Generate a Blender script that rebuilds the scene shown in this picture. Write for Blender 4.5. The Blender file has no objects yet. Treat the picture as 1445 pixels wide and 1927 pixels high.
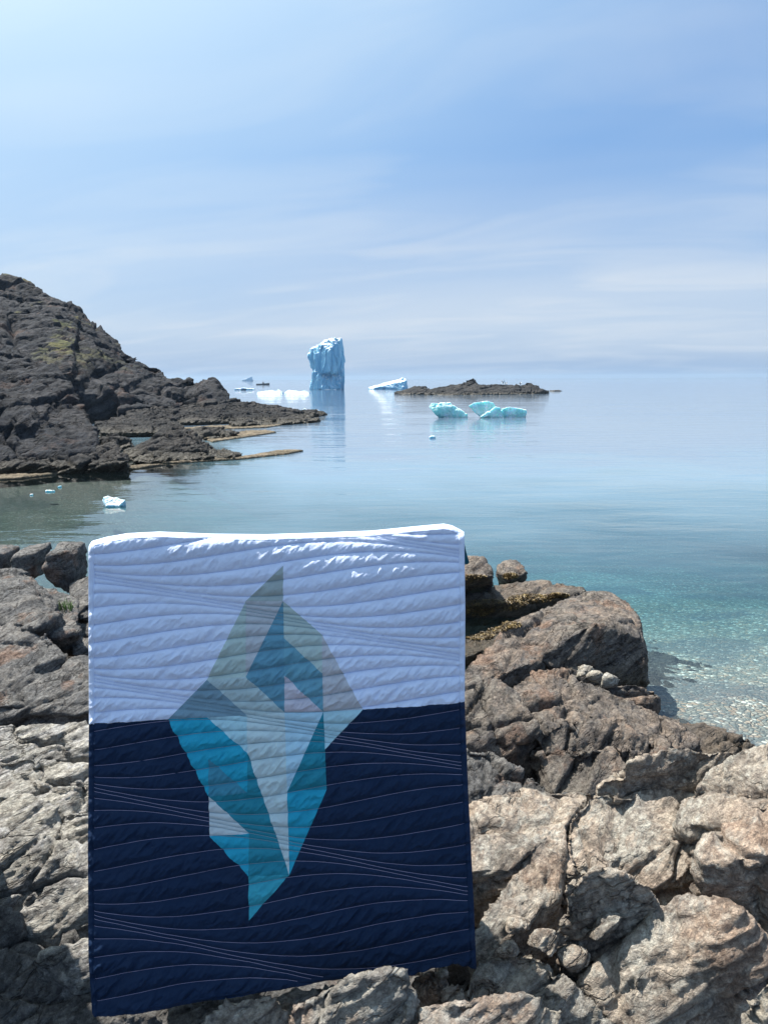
import bpy, bmesh, math, random
import numpy as np
from mathutils import Vector, Matrix
random.seed(7)
C = bpy.context.scene
COL = C.collection
R = math.radians
PI = math.pi

# ------------------------------------------------------------------ camera
F = 1391.0; CX = 722.5; CY = 963.5; H = 3.6
PITCH = math.atan(251.0 / F); ROLL = R(0.285)
fwd = np.array([0, math.cos(PITCH), -math.sin(PITCH)])
r0 = np.array([1.0, 0, 0]); u0 = np.array([0, math.sin(PITCH), math.cos(PITCH)])
rt = r0 * math.cos(ROLL) - u0 * math.sin(ROLL)
up = r0 * math.sin(ROLL) + u0 * math.cos(ROLL)
EYE = np.array([0, 0, H])
cam = bpy.data.objects.new('camera', bpy.data.cameras.new('camera')); COL.objects.link(cam)
M = Matrix(((rt[0], up[0], -fwd[0], 0), (rt[1], up[1], -fwd[1], 0), (rt[2], up[2], -fwd[2], H), (0, 0, 0, 1)))
cam.matrix_world = M
cam.data.sensor_fit = 'VERTICAL'; cam.data.sensor_height = 36; cam.data.lens = 36 * F / 1927.0
cam.data.clip_start = 0.05; cam.data.clip_end = 40000
C.camera = cam

def ray(px, py):
    return fwd + rt * ((px - CX) / F) - up * ((py - CY) / F)
def G(px, py, z):                       # the point of height z seen at a pixel
    d = ray(px, py); return EYE + d * ((z - H) / d[2])
def Yp(px, py, y):                      # the point at distance y seen at a pixel
    d = ray(px, py); return EYE + d * (y / d[1])
def D(px, py, dep):
    return EYE + ray(px, py) * dep

# ------------------------------------------------------------------ noise
rng = np.random.RandomState(11)
PT = rng.permutation(4096).astype(np.int32)
VT = (rng.rand(4096).astype(np.float32))
VT2 = (rng.rand(4096).astype(np.float32)); VT3 = (rng.rand(4096).astype(np.float32))
NV = rng.normal(size=(4096, 3)).astype(np.float32); NV /= np.linalg.norm(NV, axis=1)[:, None]
def _h(x, y, z, s=0):
    return PT[(PT[(PT[(x + s * 131) & 4095] + y) & 4095] + z) & 4095]
def vnoise(p, s=0):
    p = np.asarray(p, np.float32); i = np.floor(p).astype(np.int32); f = p - i
    f = f * f * f * (f * (f * 6 - 15) + 10)
    r = 0
    for a in (0, 1):
        for b in (0, 1):
            for c in (0, 1):
                w = (f[:, 0] if a else 1 - f[:, 0]) * (f[:, 1] if b else 1 - f[:, 1]) * (f[:, 2] if c else 1 - f[:, 2])
                r = r + w * VT[_h(i[:, 0] + a, i[:, 1] + b, i[:, 2] + c, s)]
    return r * 2 - 1
def fbm(p, o=4, s=0, g=.5, l=2.03):
    r = 0; a = 1; t = 0
    for k in range(o):
        r = r + a * vnoise(p * (l ** k) + 17.3 * k, s + k); t += a; a *= g
    return r / t
def cell(p, s=0):
    p = np.asarray(p, np.float32); i = np.floor(p).astype(np.int32)
    n = len(p); f1 = np.full(n, 9, np.float32); f2 = np.full(n, 9, np.float32)
    idb = np.zeros(n, np.int32); cb = np.zeros((n, 3), np.float32)
    for a in (-1, 0, 1):
        for b in (-1, 0, 1):
            for c in (-1, 0, 1):
                x = i[:, 0] + a; y = i[:, 1] + b; z = i[:, 2] + c
                h = _h(x, y, z, s)
                dx = x + VT[h] - p[:, 0]; dy = y + VT2[h] - p[:, 1]; dz = z + VT3[h] - p[:, 2]
                d = np.sqrt(dx * dx + dy * dy + dz * dz)
                m = d < f1
                f2 = np.where(m, f1, np.minimum(f2, d)); f1 = np.where(m, d, f1); idb = np.where(m, h, idb)
                cb[m] = np.stack([dx, dy, dz], 1)[m]
    pl = -(cb * NV[idb]).sum(1)
    return f1, f2, pl, VT[(idb * 7 + 3) & 4095]

# ------------------------------------------------------------------ object helpers
def put(name, me, mat=None, parent=None, label=None, cat=None, group=None, kind=None):
    o = bpy.data.objects.new(name, me); COL.objects.link(o)
    if mat is not None and me is not None and not me.materials: me.materials.append(mat)
    if parent is not None: o.parent = parent
    if label: o['label'] = label
    if cat: o['category'] = cat
    if group: o['group'] = group
    if kind: o['kind'] = kind
    return o
def mesh_np(name, V, Fc, smooth=True):
    me = bpy.data.meshes.new(name)
    V = np.asarray(V, np.float32); Fc = np.asarray(Fc, np.int32)
    k = Fc.shape[1]
    me.vertices.add(len(V)); me.vertices.foreach_set('co', V.ravel())
    me.loops.add(Fc.size); me.loops.foreach_set('vertex_index', Fc.ravel())
    me.polygons.add(len(Fc)); me.polygons.foreach_set('loop_start', np.arange(0, Fc.size, k, dtype=np.int32))
    me.polygons.foreach_set('loop_total', np.full(len(Fc), k, np.int32))
    me.polygons.foreach_set('use_smooth', np.full(len(Fc), smooth))
    me.update(calc_edges=True); return me
def grid_faces(nx, ny):                 # vertex index = j*nx+i
    i, j = np.meshgrid(np.arange(nx - 1), np.arange(ny - 1)); a = (j * nx + i).ravel()
    return np.stack([a, a + 1, a + nx + 1, a + nx], 1)
def hull_bm(bm, pts):
    vs = [bm.verts.new(p) for p in pts]
    r = bmesh.ops.convex_hull(bm, input=vs)
    bad = [g for g in r['geom_interior'] if isinstance(g, bmesh.types.BMVert)] + [g for g in r['geom_unused'] if isinstance(g, bmesh.types.BMVert)]
    bmesh.ops.delete(bm, geom=list(set(bad)), context='VERTS')
def remeshed(hulls, vox, sm):
    me0 = bpy.data.meshes.new('t')
    bm = bmesh.new()
    for h in hulls:
        b2 = bmesh.new(); hull_bm(b2, h); t = bpy.data.meshes.new('t2'); b2.to_mesh(t); b2.free(); bm.from_mesh(t); bpy.data.meshes.remove(t)
    bmesh.ops.recalc_face_normals(bm, faces=bm.faces); bm.to_mesh(me0); bm.free()
    o = bpy.data.objects.new('t', me0); COL.objects.link(o)
    m = o.modifiers.new('r', 'REMESH'); m.mode = 'VOXEL'; m.voxel_size = vox; m.use_smooth_shade = True
    if sm: s = o.modifiers.new('s', 'SMOOTH'); s.iterations = sm; s.factor = .5
    dg = bpy.context.evaluated_depsgraph_get()
    me = bpy.data.meshes.new_from_object(o.evaluated_get(dg))
    bpy.data.objects.remove(o); bpy.data.meshes.remove(me0)
    return me
def vco(me):
    a = np.empty(len(me.vertices) * 3, np.float32); me.vertices.foreach_get('co', a); return a.reshape(-1, 3)
def vno(me):
    a = np.empty(len(me.vertices) * 3, np.float32); me.vertex_normals.foreach_get('vector', a); return a.reshape(-1, 3)

def basis(strike, dip, twist=0):
    m = Matrix.Rotation(R(strike), 3, 'Z') @ Matrix.Rotation(R(dip), 3, 'Y') @ Matrix.Rotation(R(twist), 3, 'X')
    return np.array(m).T.astype(np.float32)
B_R = basis(38, -28, 8)
B_L = basis(25, -15, 5)
def rock_disp(P, N, s, seed, B, k=1.0, fine=True, lay=1.0):
    q = (P @ B.T) / s
    q = q * np.array([.45, .9, 2.0], np.float32)
    w = np.stack([fbm(q * 1.3, 3, seed + 3), fbm(q * 1.3 + 40, 3, seed + 4), fbm(q * 1.3 + 80, 3, seed + 5)], 1)
    q = q + .12 * w
    f1, f2, pl, rn = cell(q * .55 + seed * 3.1, seed)
    e = f2 - f1
    d = .14 * pl + .05 * (rn - .5) - .11 * np.exp(-(e / .034) ** 2)
    a1, a2, pl2, rn2 = cell(q * 1.5 + seed, seed + 1)
    d += .075 * pl2 + .03 * (rn2 - .5) - .05 * np.exp(-((a2 - a1) / .035) ** 2) * (vnoise(q * .7, seed + 9) > .15)
    t = q[:, 2] * 3.1 + .9 * w[:, 0]
    fr = t - np.floor(t); am = np.clip(.4 + 1.3 * vnoise(q * .55 + 9, seed + 8), 0, 1)
    d += .040 * lay * am * (fr ** 2 - .35)
    for ji, (jn, js) in enumerate((((.8, .55, .12), 1.1), ((-.35, .9, .25), .8), ((.95, -.2, .3), .6))):
        jt = q @ np.array(jn, np.float32) * js + .22 * w[:, ji] + ji * .37 + seed * .31
        jd = np.abs(jt - np.floor(jt) - .5)
        d -= .15 * np.exp(-(jd / (.024 * js)) ** 2) * np.clip(3 * vnoise(q * .6 + 31 * ji, seed + 20 + ji) - .1, 0, 1)
    d += .06 * fbm(q * .8, 3, seed + 10)
    d = np.clip(d, -.2, .13)
    h = 0
    if fine:
        e1, e2, pl3, rn3 = cell(q * 4.0 + seed, seed + 2)
        h += .034 * pl3 + .016 * (rn3 - .5)
        g1, g2, pl4, rn4 = cell(q * np.array([9, 11, 12], np.float32) + seed, seed + 13)
        h += .022 * pl4 + .010 * (rn4 - .5)
        t2 = q[:, 2] * 9 + 1.6 * w[:, 1]
        fr2 = t2 - np.floor(t2)
        h += .014 * lay * (fr2 ** 2 - .4) * np.clip(.5 + 1.4 * vnoise(q * 1.3 + 5, seed + 12), 0, 1)
    h += .045 * (fbm(q * np.array([4, 6, 9], np.float32), 4, seed + 11, .62))
    return P + N * ((d * k + h * (.5 + .5 * k)) * s)[:, None]

def prism(top, h, flare=1.06):
    T = [np.array(p, float) for p in top]
    c = sum(T) / len(T)
    zb = min(p[2] for p in T) - h
    return [tuple(p) for p in T] + [(c[0] + (p[0] - c[0]) * flare, c[1] + (p[1] - c[1]) * flare, zb) for p in T]

def rock(name, hulls, mat, label, cat='rock', group=None, s=.42, vox=None, sm=4, seed=None, B=B_R, k=1.0, kind=None, parent=None, fine=True, lay=1.0):
    global _seed
    if seed is None: _seed += 7; seed = _seed
    allp = np.array([p for h in hulls for p in h])
    c = allp.mean(0); dist = max(1.0, np.linalg.norm(c - EYE))
    if vox is None: vox = max(.0085, dist * .0031)
    me = remeshed(hulls, vox, sm)
    P = vco(me); N = vno(me)
    P = rock_disp(P, N, s, seed, B, k, fine, lay)
    me.vertices.foreach_set('co', P.ravel()); me.update()
    me.polygons.foreach_set('use_smooth', np.full(len(me.polygons), True))
    o = put(name, me, mat, parent, label, cat, group, kind)
    return o
_seed = 3

# ------------------------------------------------------------------ node helpers
class NT:
    def __init__(s, name):
        s.m = bpy.data.materials.new(name); s.m.use_nodes = True; s.t = s.m.node_tree; s.t.nodes.clear()
    def n(s, ty, ins=None, **kw):
        nd = s.t.nodes.new(ty)
        for k, v in kw.items(): setattr(nd, k, v)
        for k, v in (ins or {}).items(): s.i(nd, k, v)
        return nd
    def i(s, nd, k, v):
        sock = nd.inputs[k]
        if isinstance(v, bpy.types.NodeSocket): s.t.links.new(v, sock)
        elif isinstance(v, bpy.types.Node): s.t.links.new(v.outputs[0], sock)
        else:
            if hasattr(sock.default_value, '__len__') and not hasattr(v, '__len__'): v = (v,) * len(sock.default_value)
            if hasattr(v, '__len__') and len(v) == 3 and len(sock.default_value) == 4: v = tuple(v) + (1,)
            sock.default_value = v
    def math(s, op, a, b=None, c=None, clamp=False):
        nd = s.n('ShaderNodeMath', operation=op, use_clamp=clamp); s.i(nd, 0, a)
        if b is not None: s.i(nd, 1, b)
        if c is not None: s.i(nd, 2, c)
        return nd.outputs[0]
    def mix(s, f, a, b, bt='MIX'):
        nd = s.n('ShaderNodeMix', data_type='RGBA', blend_type=bt); s.i(nd, 0, f); s.i(nd, 6, a); s.i(nd, 7, b); return nd.outputs[2]
    def ramp(s, f, st):
        nd = s.n('ShaderNodeValToRGB'); s.i(nd, 0, f); e = nd.color_ramp.elements
        while len(e) < len(st): e.new(.5)
        for x, (p, c) in zip(e, st): x.position = p; x.color = tuple(c) + (1,) if hasattr(c, '__len__') else (c, c, c, 1)
        return nd.outputs[0]
    def noise(s, v, sc, det=4, rough=.55, dist=0, dim='3D'):
        nd = s.n('ShaderNodeTexNoise', {'Scale': sc, 'Detail': det, 'Roughness': rough, 'Distortion': dist}); s.i(nd, 'Vector', v); return nd.outputs[0]
    def mr(s, v, a, b, c=0, d=1):
        nd = s.n('ShaderNodeMapRange', {0: v, 1: a, 2: b, 3: c, 4: d}); return nd.outputs[0]
    def out(s, sh): 
        o = s.n('ShaderNodeOutputMaterial'); s.t.links.new(sh if isinstance(sh, bpy.types.NodeSocket) else sh.outputs[0], o.inputs[0]); return s.m
    def mapping(s, v, sc=(1, 1, 1), rot=(0, 0, 0), loc=(0, 0, 0)):
        nd = s.n('ShaderNodeMapping', {'Scale': sc, 'Rotation': rot, 'Location': loc}); s.i(nd, 'Vector', v); return nd.outputs[0]

def rock_mat(name, ca, cb, cc, S=1.0, B=None, wet=.25, rust=0.0, grass=0.0, lich=.5, bump=1.0, wetc=(.035, .03, .018)):
    if B is None: B = B_R
    eu = Matrix([[float(v) for v in r] for r in B]).to_euler('XYZ')
    n = NT(name); geo = n.n('ShaderNodeNewGeometry'); pos = geo.outputs['Position']
    p = n.mapping(pos, (1 / S,) * 3)
    pb0 = n.mapping(pos, (1, 1, 1), rot=tuple(eu)); pb = n.mapping(pb0, (.6 / S, 1.3 / S, 4.0 / S))
    big = n.noise(p, 1.1, 5, .6); mid = n.noise(pb, 3.2, 7, .65, .4); fine = n.noise(p, 34, 6, .75)
    gr = n.noise(p, 110, 3, .7)
    col = n.mix(n.mr(big, .42, .58), ca, cb)
    col = n.mix(n.mr(mid, .46, .62), col, cc)
    ban = n.noise(n.mapping(pb, (.6, 1, 1.6)), 6.5, 6, .7, .3)
    col = n.mix(n.math('MULTIPLY', n.mr(ban, .50, .60), .55), col, tuple(min(.62, x * 1.5) for x in ca))
    st = n.noise(n.mapping(p, (1, 1, .6)), 2.1, 6, .7, .5)
    col = n.mix(n.math('MULTIPLY', n.mr(st, .54, .62), .38), col, tuple(min(.6, x * 1.55) for x in cb))
    l1 = n.noise(p, 5, 7, .75)
    col = n.mix(n.math('MULTIPLY', n.mr(l1, .50, .60), lich), col, tuple(x * .30 for x in cc))
    if rust:
        rr = n.noise(p, 2.3, 5, .65); col = n.mix(n.math('MULTIPLY', n.mr(rr, .56, .64), rust), col, (.40, .19, .09))
    col = n.mix(n.mr(fine, .40, .60, 1, 0), col, n.mix(1.0, col, (.48, .46, .46), 'MULTIPLY'))
    col = n.mix(n.math('MULTIPLY', n.mr(gr, .52, .62), .5), col, n.mix(1.0, col, (1.55, 1.5, 1.45), 'MULTIPLY'))
    if grass:
        sx = n.n('ShaderNodeSeparateXYZ', {0: geo.outputs['Normal']}); up_ = n.mr(sx.outputs[2], .6, .85)
        sz = n.n('ShaderNodeSeparateXYZ', {0: pos})
        g = n.math('MULTIPLY', n.math('MULTIPLY', up_, n.mr(n.noise(p, .8, 4, .6), .54, .60)), n.mr(sz.outputs[2], 4.0, 7.0))
        gc = n.mix(n.mr(n.noise(p, 3, 4), .4, .6), (.075, .085, .03), (.15, .14, .045))
        col = n.mix(n.math('MULTIPLY', g, grass), col, gc)
    sz = n.n('ShaderNodeSeparateXYZ', {0: pos})
    zz = n.math('ADD', sz.outputs[2], n.math('MULTIPLY', n.math('SUBTRACT', n.noise(p, 3, 4), .5), -.8 * wet))
    wm = n.mr(zz, wet * .35, wet * 1.1, 1, 0)
    col = n.mix(n.math('MULTIPLY', wm, .85), col, n.mix(.6, wetc, n.mix(1.0, col, (.35, .3, .2), 'MULTIPLY')))
    rough = n.mr(wm, 0, 1, .86, .42)
    b1 = n.noise(pb, 9, 9, .68, .4)
    col0 = col
    b2 = n.noise(p, 28, 7, .72)
    vo = n.n('ShaderNodeTexVoronoi', {'Scale': 3.2}, feature='DISTANCE_TO_EDGE'); n.i(vo, 'Vector', n.n('ShaderNodeVectorMath', {0: pb, 1: n.n('ShaderNodeVectorMath', {0: n.n('ShaderNodeTexNoise', {'Vector': pb, 'Scale': 2.5, 'Detail': 5}).outputs[1], 3: .6}, operation='SCALE').outputs[0]}, operation='ADD').outputs[0])
    crack = n.mr(vo.outputs[0], 0, .035, -1, 0)
    ckm = n.mr(n.noise(p, 1.7, 3), .47, .53)
    hgt = n.math('ADD', n.math('MULTIPLY', b1, 1.0), n.math('MULTIPLY', b2, .45))
    hgt = n.math('ADD', hgt, n.math('MULTIPLY', n.math('MULTIPLY', crack, ckm), .45))
    bp = n.n('ShaderNodeBump', {'Strength': 1.0, 'Distance': .06 * S * bump, 'Height': hgt})
    pr = n.n('ShaderNodeBsdfPrincipled', {'Base Color': n.mix(n.math('MULTIPLY', n.math('MULTIPLY', crack, ckm), -.6), col, n.mix(1.0, col, (.3, .28, .27), 'MULTIPLY')), 'Roughness': rough, 'Normal': bp.outputs[0]})  # cracks darkened in colour to stand in for occlusion the bump lacks
    pr.inputs['Specular IOR Level'].default_value = .3
    return n.out(pr)

m_rockR = rock_mat('warm_rock', (.52, .45, .365), (.55, .44, .345), (.33, .29, .25), rust=.25, lich=.68)
m_rockL = rock_mat('pale_rock', (.52, .50, .44), (.46, .45, .41), (.34, .335, .32), B=B_L, lich=.5, rust=.12)
m_rockM = rock_mat('mid_rock', (.20, .18, .155), (.28, .225, .18), (.125, .115, .11), wet=.42, rust=.25, lich=.6)
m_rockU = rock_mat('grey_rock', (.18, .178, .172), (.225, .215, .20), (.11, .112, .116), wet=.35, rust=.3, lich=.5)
m_rockF = rock_mat('near_rock', (.52, .47, .38), (.45, .42, .36), (.33, .31, .28), lich=.4, rust=.4)
m_head = rock_mat('headland_rock', (.022, .027, .037), (.055, .055, .060), (.013, .017, .024), S=6, wet=.5, rust=.12, grass=.8, lich=.4, bump=.8)  # bluish dark tones carry the shade of the backlit slope
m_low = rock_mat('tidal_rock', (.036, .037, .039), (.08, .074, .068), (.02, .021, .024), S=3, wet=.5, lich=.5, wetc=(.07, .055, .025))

# ------------------------------------------------------------------ near rocks, right
def T(pts): return [G(*p) for p in pts]
def simple(name, pts, h, mat, label, extra=None, **kw):
    hs = [prism(T(pts), h, kw.pop('flare', 1.06))]; kw.setdefault('sm', 2)
    if extra:
        for e, hh in extra: hs.append(prism(T(e), hh))
    return rock(name, hs, mat, label, **kw)

RG = 'bare rocks around the quilt'
simple('rock_slab', [(780, 1560, 1.30), (885, 1508, 1.36), (985, 1478, 1.38), (1115, 1488, 1.36), (1080, 1530, 1.36), (1000, 1600, 1.30), (960, 1640, 1.24), (870, 1640, 1.22), (780, 1640, 1.22)], .28, m_rockR,
       'smooth grey slab jutting out just right of the quilt above a dark gap', group=RG, s=.4, k=.55)
simple('rock_outcrop', [(1062, 1532, 1.36), (1115, 1490, 1.42), (1200, 1476, 1.45), (1300, 1474, 1.45), (1335, 1505, 1.42), (1325, 1570, 1.34), (1296, 1645, 1.22), (1240, 1682, 1.16), (1150, 1655, 1.2), (1055, 1640, 1.24)], .6, m_rockR,
       'broad cracked tan outcrop in the middle of the right side rocks', group=RG, s=.5, k=.8)
simple('rock_slab', [(885, 1760, 1.12), (960, 1650, 1.22), (1060, 1530, 1.34), (1062, 1600, 1.28), (1050, 1690, 1.18), (985, 1745, 1.1), (895, 1830, 1.0)], .6, m_rockR,
       'pale smooth slab sloping down to the lower right edge of the quilt', group=RG, s=.4, k=.55)
simple('rock_ridge', [(1112, 1482, 1.42), (1165, 1432, 1.58), (1270, 1404, 1.66), (1350, 1412, 1.62), (1420, 1414, 1.58), (1330, 1470, 1.50), (1230, 1490, 1.42)], .45, m_rockR,
       'long tan ridge of layered rock at the top of the right side rocks', group=RG, s=.38, k=.9)
simple('rock_ridge', [(1280, 1490, 1.50), (1346, 1446, 1.62), (1410, 1412, 1.72), (1450, 1394, 1.78), (1560, 1360, 1.8), (1600, 1560, 1.6), (1450, 1575, 1.52), (1330, 1562, 1.46), (1265, 1540, 1.42)], .5, m_rockR,
       'rising tan ridge running out of the right edge of the photo', group=RG, s=.45, k=.8)
simple('boulder', [(1300, 1600, 1.44), (1338, 1560, 1.52), (1445, 1500, 1.64), (1600, 1500, 1.66), (1620, 1600, 1.60), (1450, 1610, 1.52), (1370, 1612, 1.46), (1320, 1628, 1.42)], .75, m_rockR,
       'brown boulder at right edge whose front face lies in shadow', group=RG, s=.42, k=.6, seed=530, cat='boulder')
simple('boulder', [(1258, 1722, 1.24), (1277, 1684, 1.32), (1366, 1690, 1.36), (1395, 1712, 1.36), (1440, 1765, 1.24), (1446, 1837, 1.12), (1399, 1890, 1.02), (1305, 1925, .96), (1200, 1960, .9), (1085, 1850, 1.0), (1190, 1770, 1.12)], .5, m_rockR,
       'big flat topped boulder in the lower right of the rocks', group=RG, s=.5, k=.45, seed=501, sm=5, cat='boulder')
simple('boulder', [(1048, 1672, 1.36), (1111, 1622, 1.48), (1176, 1645, 1.44), (1250, 1680, 1.34), (1240, 1705, 1.28), (1160, 1715, 1.26), (1100, 1705, 1.3)], .55, m_rockR,
       'rough reddish boulder below the long crack on the right', group=RG, s=.42, k=.6, sm=4, cat='boulder')
simple('rock_slab', [(855, 1868, 1.02), (900, 1790, 1.10), (1002, 1783, 1.14), (1056, 1828, 1.06), (1165, 1925, .95), (1120, 1990, .85), (975, 1945, .92), (860, 1930, .95)], .5, m_rockF,
       'pale rough slab under the bottom right corner of the quilt', group=RG, s=.38, k=.8)
simple('boulder', [(1388, 1960, 1.55), (1396, 1882, 1.66), (1450, 1836, 1.76), (1560, 1800, 1.8), (1600, 2000, 1.6), (1420, 2080, 1.45)], .5, m_rockF,
       'out of focus tan boulder in the bottom right corner', group=RG, s=.3, k=.6, cat='boulder')
simple('rock', [(790, 1896, 1.42), (860, 1886, 1.46), (940, 1884, 1.44), (1000, 1868, 1.48), (1050, 1898, 1.42), (1075, 1960, 1.34), (1060, 2060, 1.25), (800, 2060, 1.25)], .4, m_rockF,
       'low pale rock at the bottom edge right of the knobbly one', group=RG, s=.26, k=.7)
simple('rock', [(545, 1885, 1.40), (580, 1868, 1.44), (645, 1838, 1.52), (715, 1826, 1.54), (764, 1816, 1.56), (778, 1850, 1.48), (790, 1930, 1.34), (770, 2060, 1.2), (520, 2060, 1.2), (535, 1930, 1.3)], .4, m_rockF,
       'knobbly pale rock standing before the bottom hem of the quilt', group=RG, s=.24, k=.9)
simple('rock', [(380, 1925, 1.10), (425, 1882, 1.16), (505, 1872, 1.18), (545, 1900, 1.12), (530, 1990, 1.0), (380, 1990, 1.0)], .3, m_rockF,
       'grey rock under the bottom hem left of the knobbly one', group=RG, s=.22, k=.9)
simple('rock', [(500, 1895, 1.08), (560, 1868, 1.10), (640, 1846, 1.12), (640, 1920, 1.0), (520, 1960, 1.0)], .3, m_rockL,
       'small rock half hidden under the middle of the quilt hem', group=RG, s=.2)
simple('rock', [(775, 1838, 1.13), (800, 1822, 1.17), (838, 1818, 1.17), (842, 1850, 1.12), (800, 1878, 1.08)], .3, m_rockR,
       'brown rock peeping from under the right part of the hem', group=RG, s=.2)
simple('rock', [(826, 1864, 1.14), (848, 1846, 1.18), (872, 1854, 1.16), (876, 1880, 1.12), (840, 1890, 1.10)], .2, m_rockF,
       'small angular rock wedged below the quilt corner', group=RG, s=.14, vox=.008)
# stones in the shaded trough
for (a, b, z, r, lab) in [(975, 1738, 1.16, .06, 'fist sized stone below the pale sloping slab'),
                          (1030, 1770, 1.15, .08, 'brown stone lying in the shaded trough'), (958, 1790, 1.13, .055, 'angular stone above the pale slab'),
                          (1150, 1752, 1.2, .10, 'grey green stone at the foot of the rough boulder'), (1075, 1800, 1.08, .07, 'darker stone in the bottom of the trough')]:
    c = G(a, b, z); pts = []
    for i in range(14):
        v = np.array([random.gauss(0, 1) for _ in range(3)]); v /= np.linalg.norm(v); pts.append(tuple(c + v * r * np.array([1.2, 1, .75]) * random.uniform(.8, 1.1)))
    rock('stone', [pts], m_rockR, lab, 'stone', 'loose stones in the trough', s=.12, vox=.007, k=.7)

# ------------------------------------------------------------------ near rocks, left
simple('rock_ledge', [(-120, 1372, 1.22), (0, 1358, 1.30), (62, 1368, 1.26), (128, 1362, 1.28), (190, 1360, 1.26), (300, 1380, 1.2), (300, 1450, 1.1), (150, 1432, 1.12), (60, 1430, 1.12), (-120, 1440, 1.1)], .5, m_rockL,
       'sunlit pale ledge on the left at the height of the navy edge', group=RG, s=.42, B=B_L, k=.8)
simple('rock_ledge', [(-120, 1440, 1.16), (0, 1426, 1.2), (60, 1420, 1.22), (110, 1440, 1.18), (180, 1438, 1.16), (260, 1450, 1.1), (260, 1540, .98), (120, 1530, 1.02), (40, 1500, 1.06), (-120, 1500, 1.06)], .45, m_rockL,
       'broken pale ledge below the topmost ledge on the left', group=RG, s=.36, B=B_L)
simple('boulder', [(-140, 1492, 1.16), (0, 1488, 1.18), (60, 1494, 1.16), (112, 1516, 1.10), (118, 1565, 1.0), (92, 1592, .96), (0, 1590, .98), (-140, 1600, .98)], .4, m_rockL,
       'rounded coarse boulder at the left edge below the ledges', group=RG, s=.32, B=B_R, k=.6, sm=6, cat='boulder')
simple('rock', [(116, 1536, 1.08), (150, 1522, 1.12), (200, 1520, 1.12), (220, 1600, .98), (150, 1610, .96), (112, 1596, .98)], .4, m_rockL,
       'pale rock tucked against the left side of the quilt', group=RG, s=.3, B=B_L, k=.8)
simple('boulder', [(-140, 1590, 1.12), (0, 1562, 1.18), (50, 1566, 1.18), (110, 1588, 1.12), (200, 1600, 1.06), (220, 1700, .94), (160, 1745, .86), (100, 1762, .84), (40, 1745, .88), (0, 1722, .92), (-140, 1720, .94)], .4, m_rockL,
       'large swirled pale boulder beside the lower left of the quilt', group=RG, s=.34, B=B_R, k=.8, sm=6, cat='boulder')
simple('rock', [(60, 1800, .92), (110, 1786, .96), (165, 1770, .98), (200, 1780, .96), (210, 1850, .88), (140, 1850, .86), (90, 1830, .86)], .3, m_rockL,
       'crumbly pale rock catching sun at the bottom left of the quilt', group=RG, s=.22, B=B_L)
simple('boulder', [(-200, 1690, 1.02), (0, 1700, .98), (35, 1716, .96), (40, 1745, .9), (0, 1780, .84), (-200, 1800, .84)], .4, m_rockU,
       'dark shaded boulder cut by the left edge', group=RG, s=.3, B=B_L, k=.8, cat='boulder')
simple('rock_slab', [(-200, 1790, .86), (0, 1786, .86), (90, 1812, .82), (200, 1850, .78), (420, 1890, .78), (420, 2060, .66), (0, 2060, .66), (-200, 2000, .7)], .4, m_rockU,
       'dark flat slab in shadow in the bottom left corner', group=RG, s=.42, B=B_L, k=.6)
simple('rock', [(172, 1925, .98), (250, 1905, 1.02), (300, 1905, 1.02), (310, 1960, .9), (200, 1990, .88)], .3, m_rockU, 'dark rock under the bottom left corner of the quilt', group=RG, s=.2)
# tall rock added out of view past the left edge to shade the corner
rock('boulder', [[(-3.6, 2.4, 0.3), (-2.0, 2.5, .3), (-2.35, 3.8, .3), (-3.6, 4.0, .3), (-3.2, 2.5, 2.8), (-1.80, 2.75, 2.7), (-1.90, 3.1, 3.15), (-2.04, 3.5, 3.05), (-3.1, 3.6, 3.0)]], m_rockL,
     'unseen tall boulder added beyond the left edge to shade the corner', 'boulder', RG, s=.4, vox=.02, k=.4)

# ------------------------------------------------------------------ upper left
UG = 'dark blocks by the water at left'
simple('boulder', [(-260, 1200, .95), (0, 1164, 1.12), (45, 1176, 1.10), (92, 1206, 1.02), (128, 1256, .86), (150, 1290, .76), (230, 1300, .72), (260, 1330, .7), (150, 1345, .66), (60, 1312, .72), (0, 1290, .78), (-260, 1300, .8)], .7, m_rockU,
       'long rounded grey boulder with a dark front below the blocks at left', group=UG, s=.6, B=B_L, k=.7, cat='boulder')
def block(name, pts, y0, dy, mat, label, **kw):     # an upright block: front outline given at distance y0, dy deep
    f = [Yp(a, b, y0) for a, b in pts]; bk = [p + np.array([0, dy, .02]) for p in f]
    return rock(name, [[tuple(p) for p in f + bk]], mat, label, **kw)
block('stone_block', [(84, 1040), (131, 1038), (136, 1052), (140, 1092), (128, 1120), (108, 1112), (78, 1084)], 9.2, .5, m_rockU, 'upright square block standing against the water at left', group=UG, s=.35, sm=1, B=B_L, k=.45, cat='rock')
block('stone_block', [(22, 1044), (64, 1040), (66, 1064), (62, 1094), (16, 1094)], 9.6, .5, m_rockU, 'squat block just left of the upright one', group=UG, s=.35, sm=1, B=B_L, k=.45, cat='rock')
block('stone_block', [(-60, 1038), (8, 1042), (8, 1100), (-60, 1100)], 9.9, .5, m_rockU, 'leftmost block cut by the left edge beside the water', group=UG, s=.35, sm=1, B=B_L, k=.45, cat='rock')
rock('boulder', [[tuple(Yp(*p)) for p in [(60, 1100, 8.9), (100, 1106, 8.8), (150, 1120, 8.6), (150, 1190, 7.6), (100, 1200, 7.4), (50, 1180, 7.8), (60, 1240, 8.0), (150, 1240, 8.0)]]], m_rockU,
     'dark broken boulder under the upright square block', 'boulder', UG, s=.35, B=B_L, k=.9)
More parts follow.
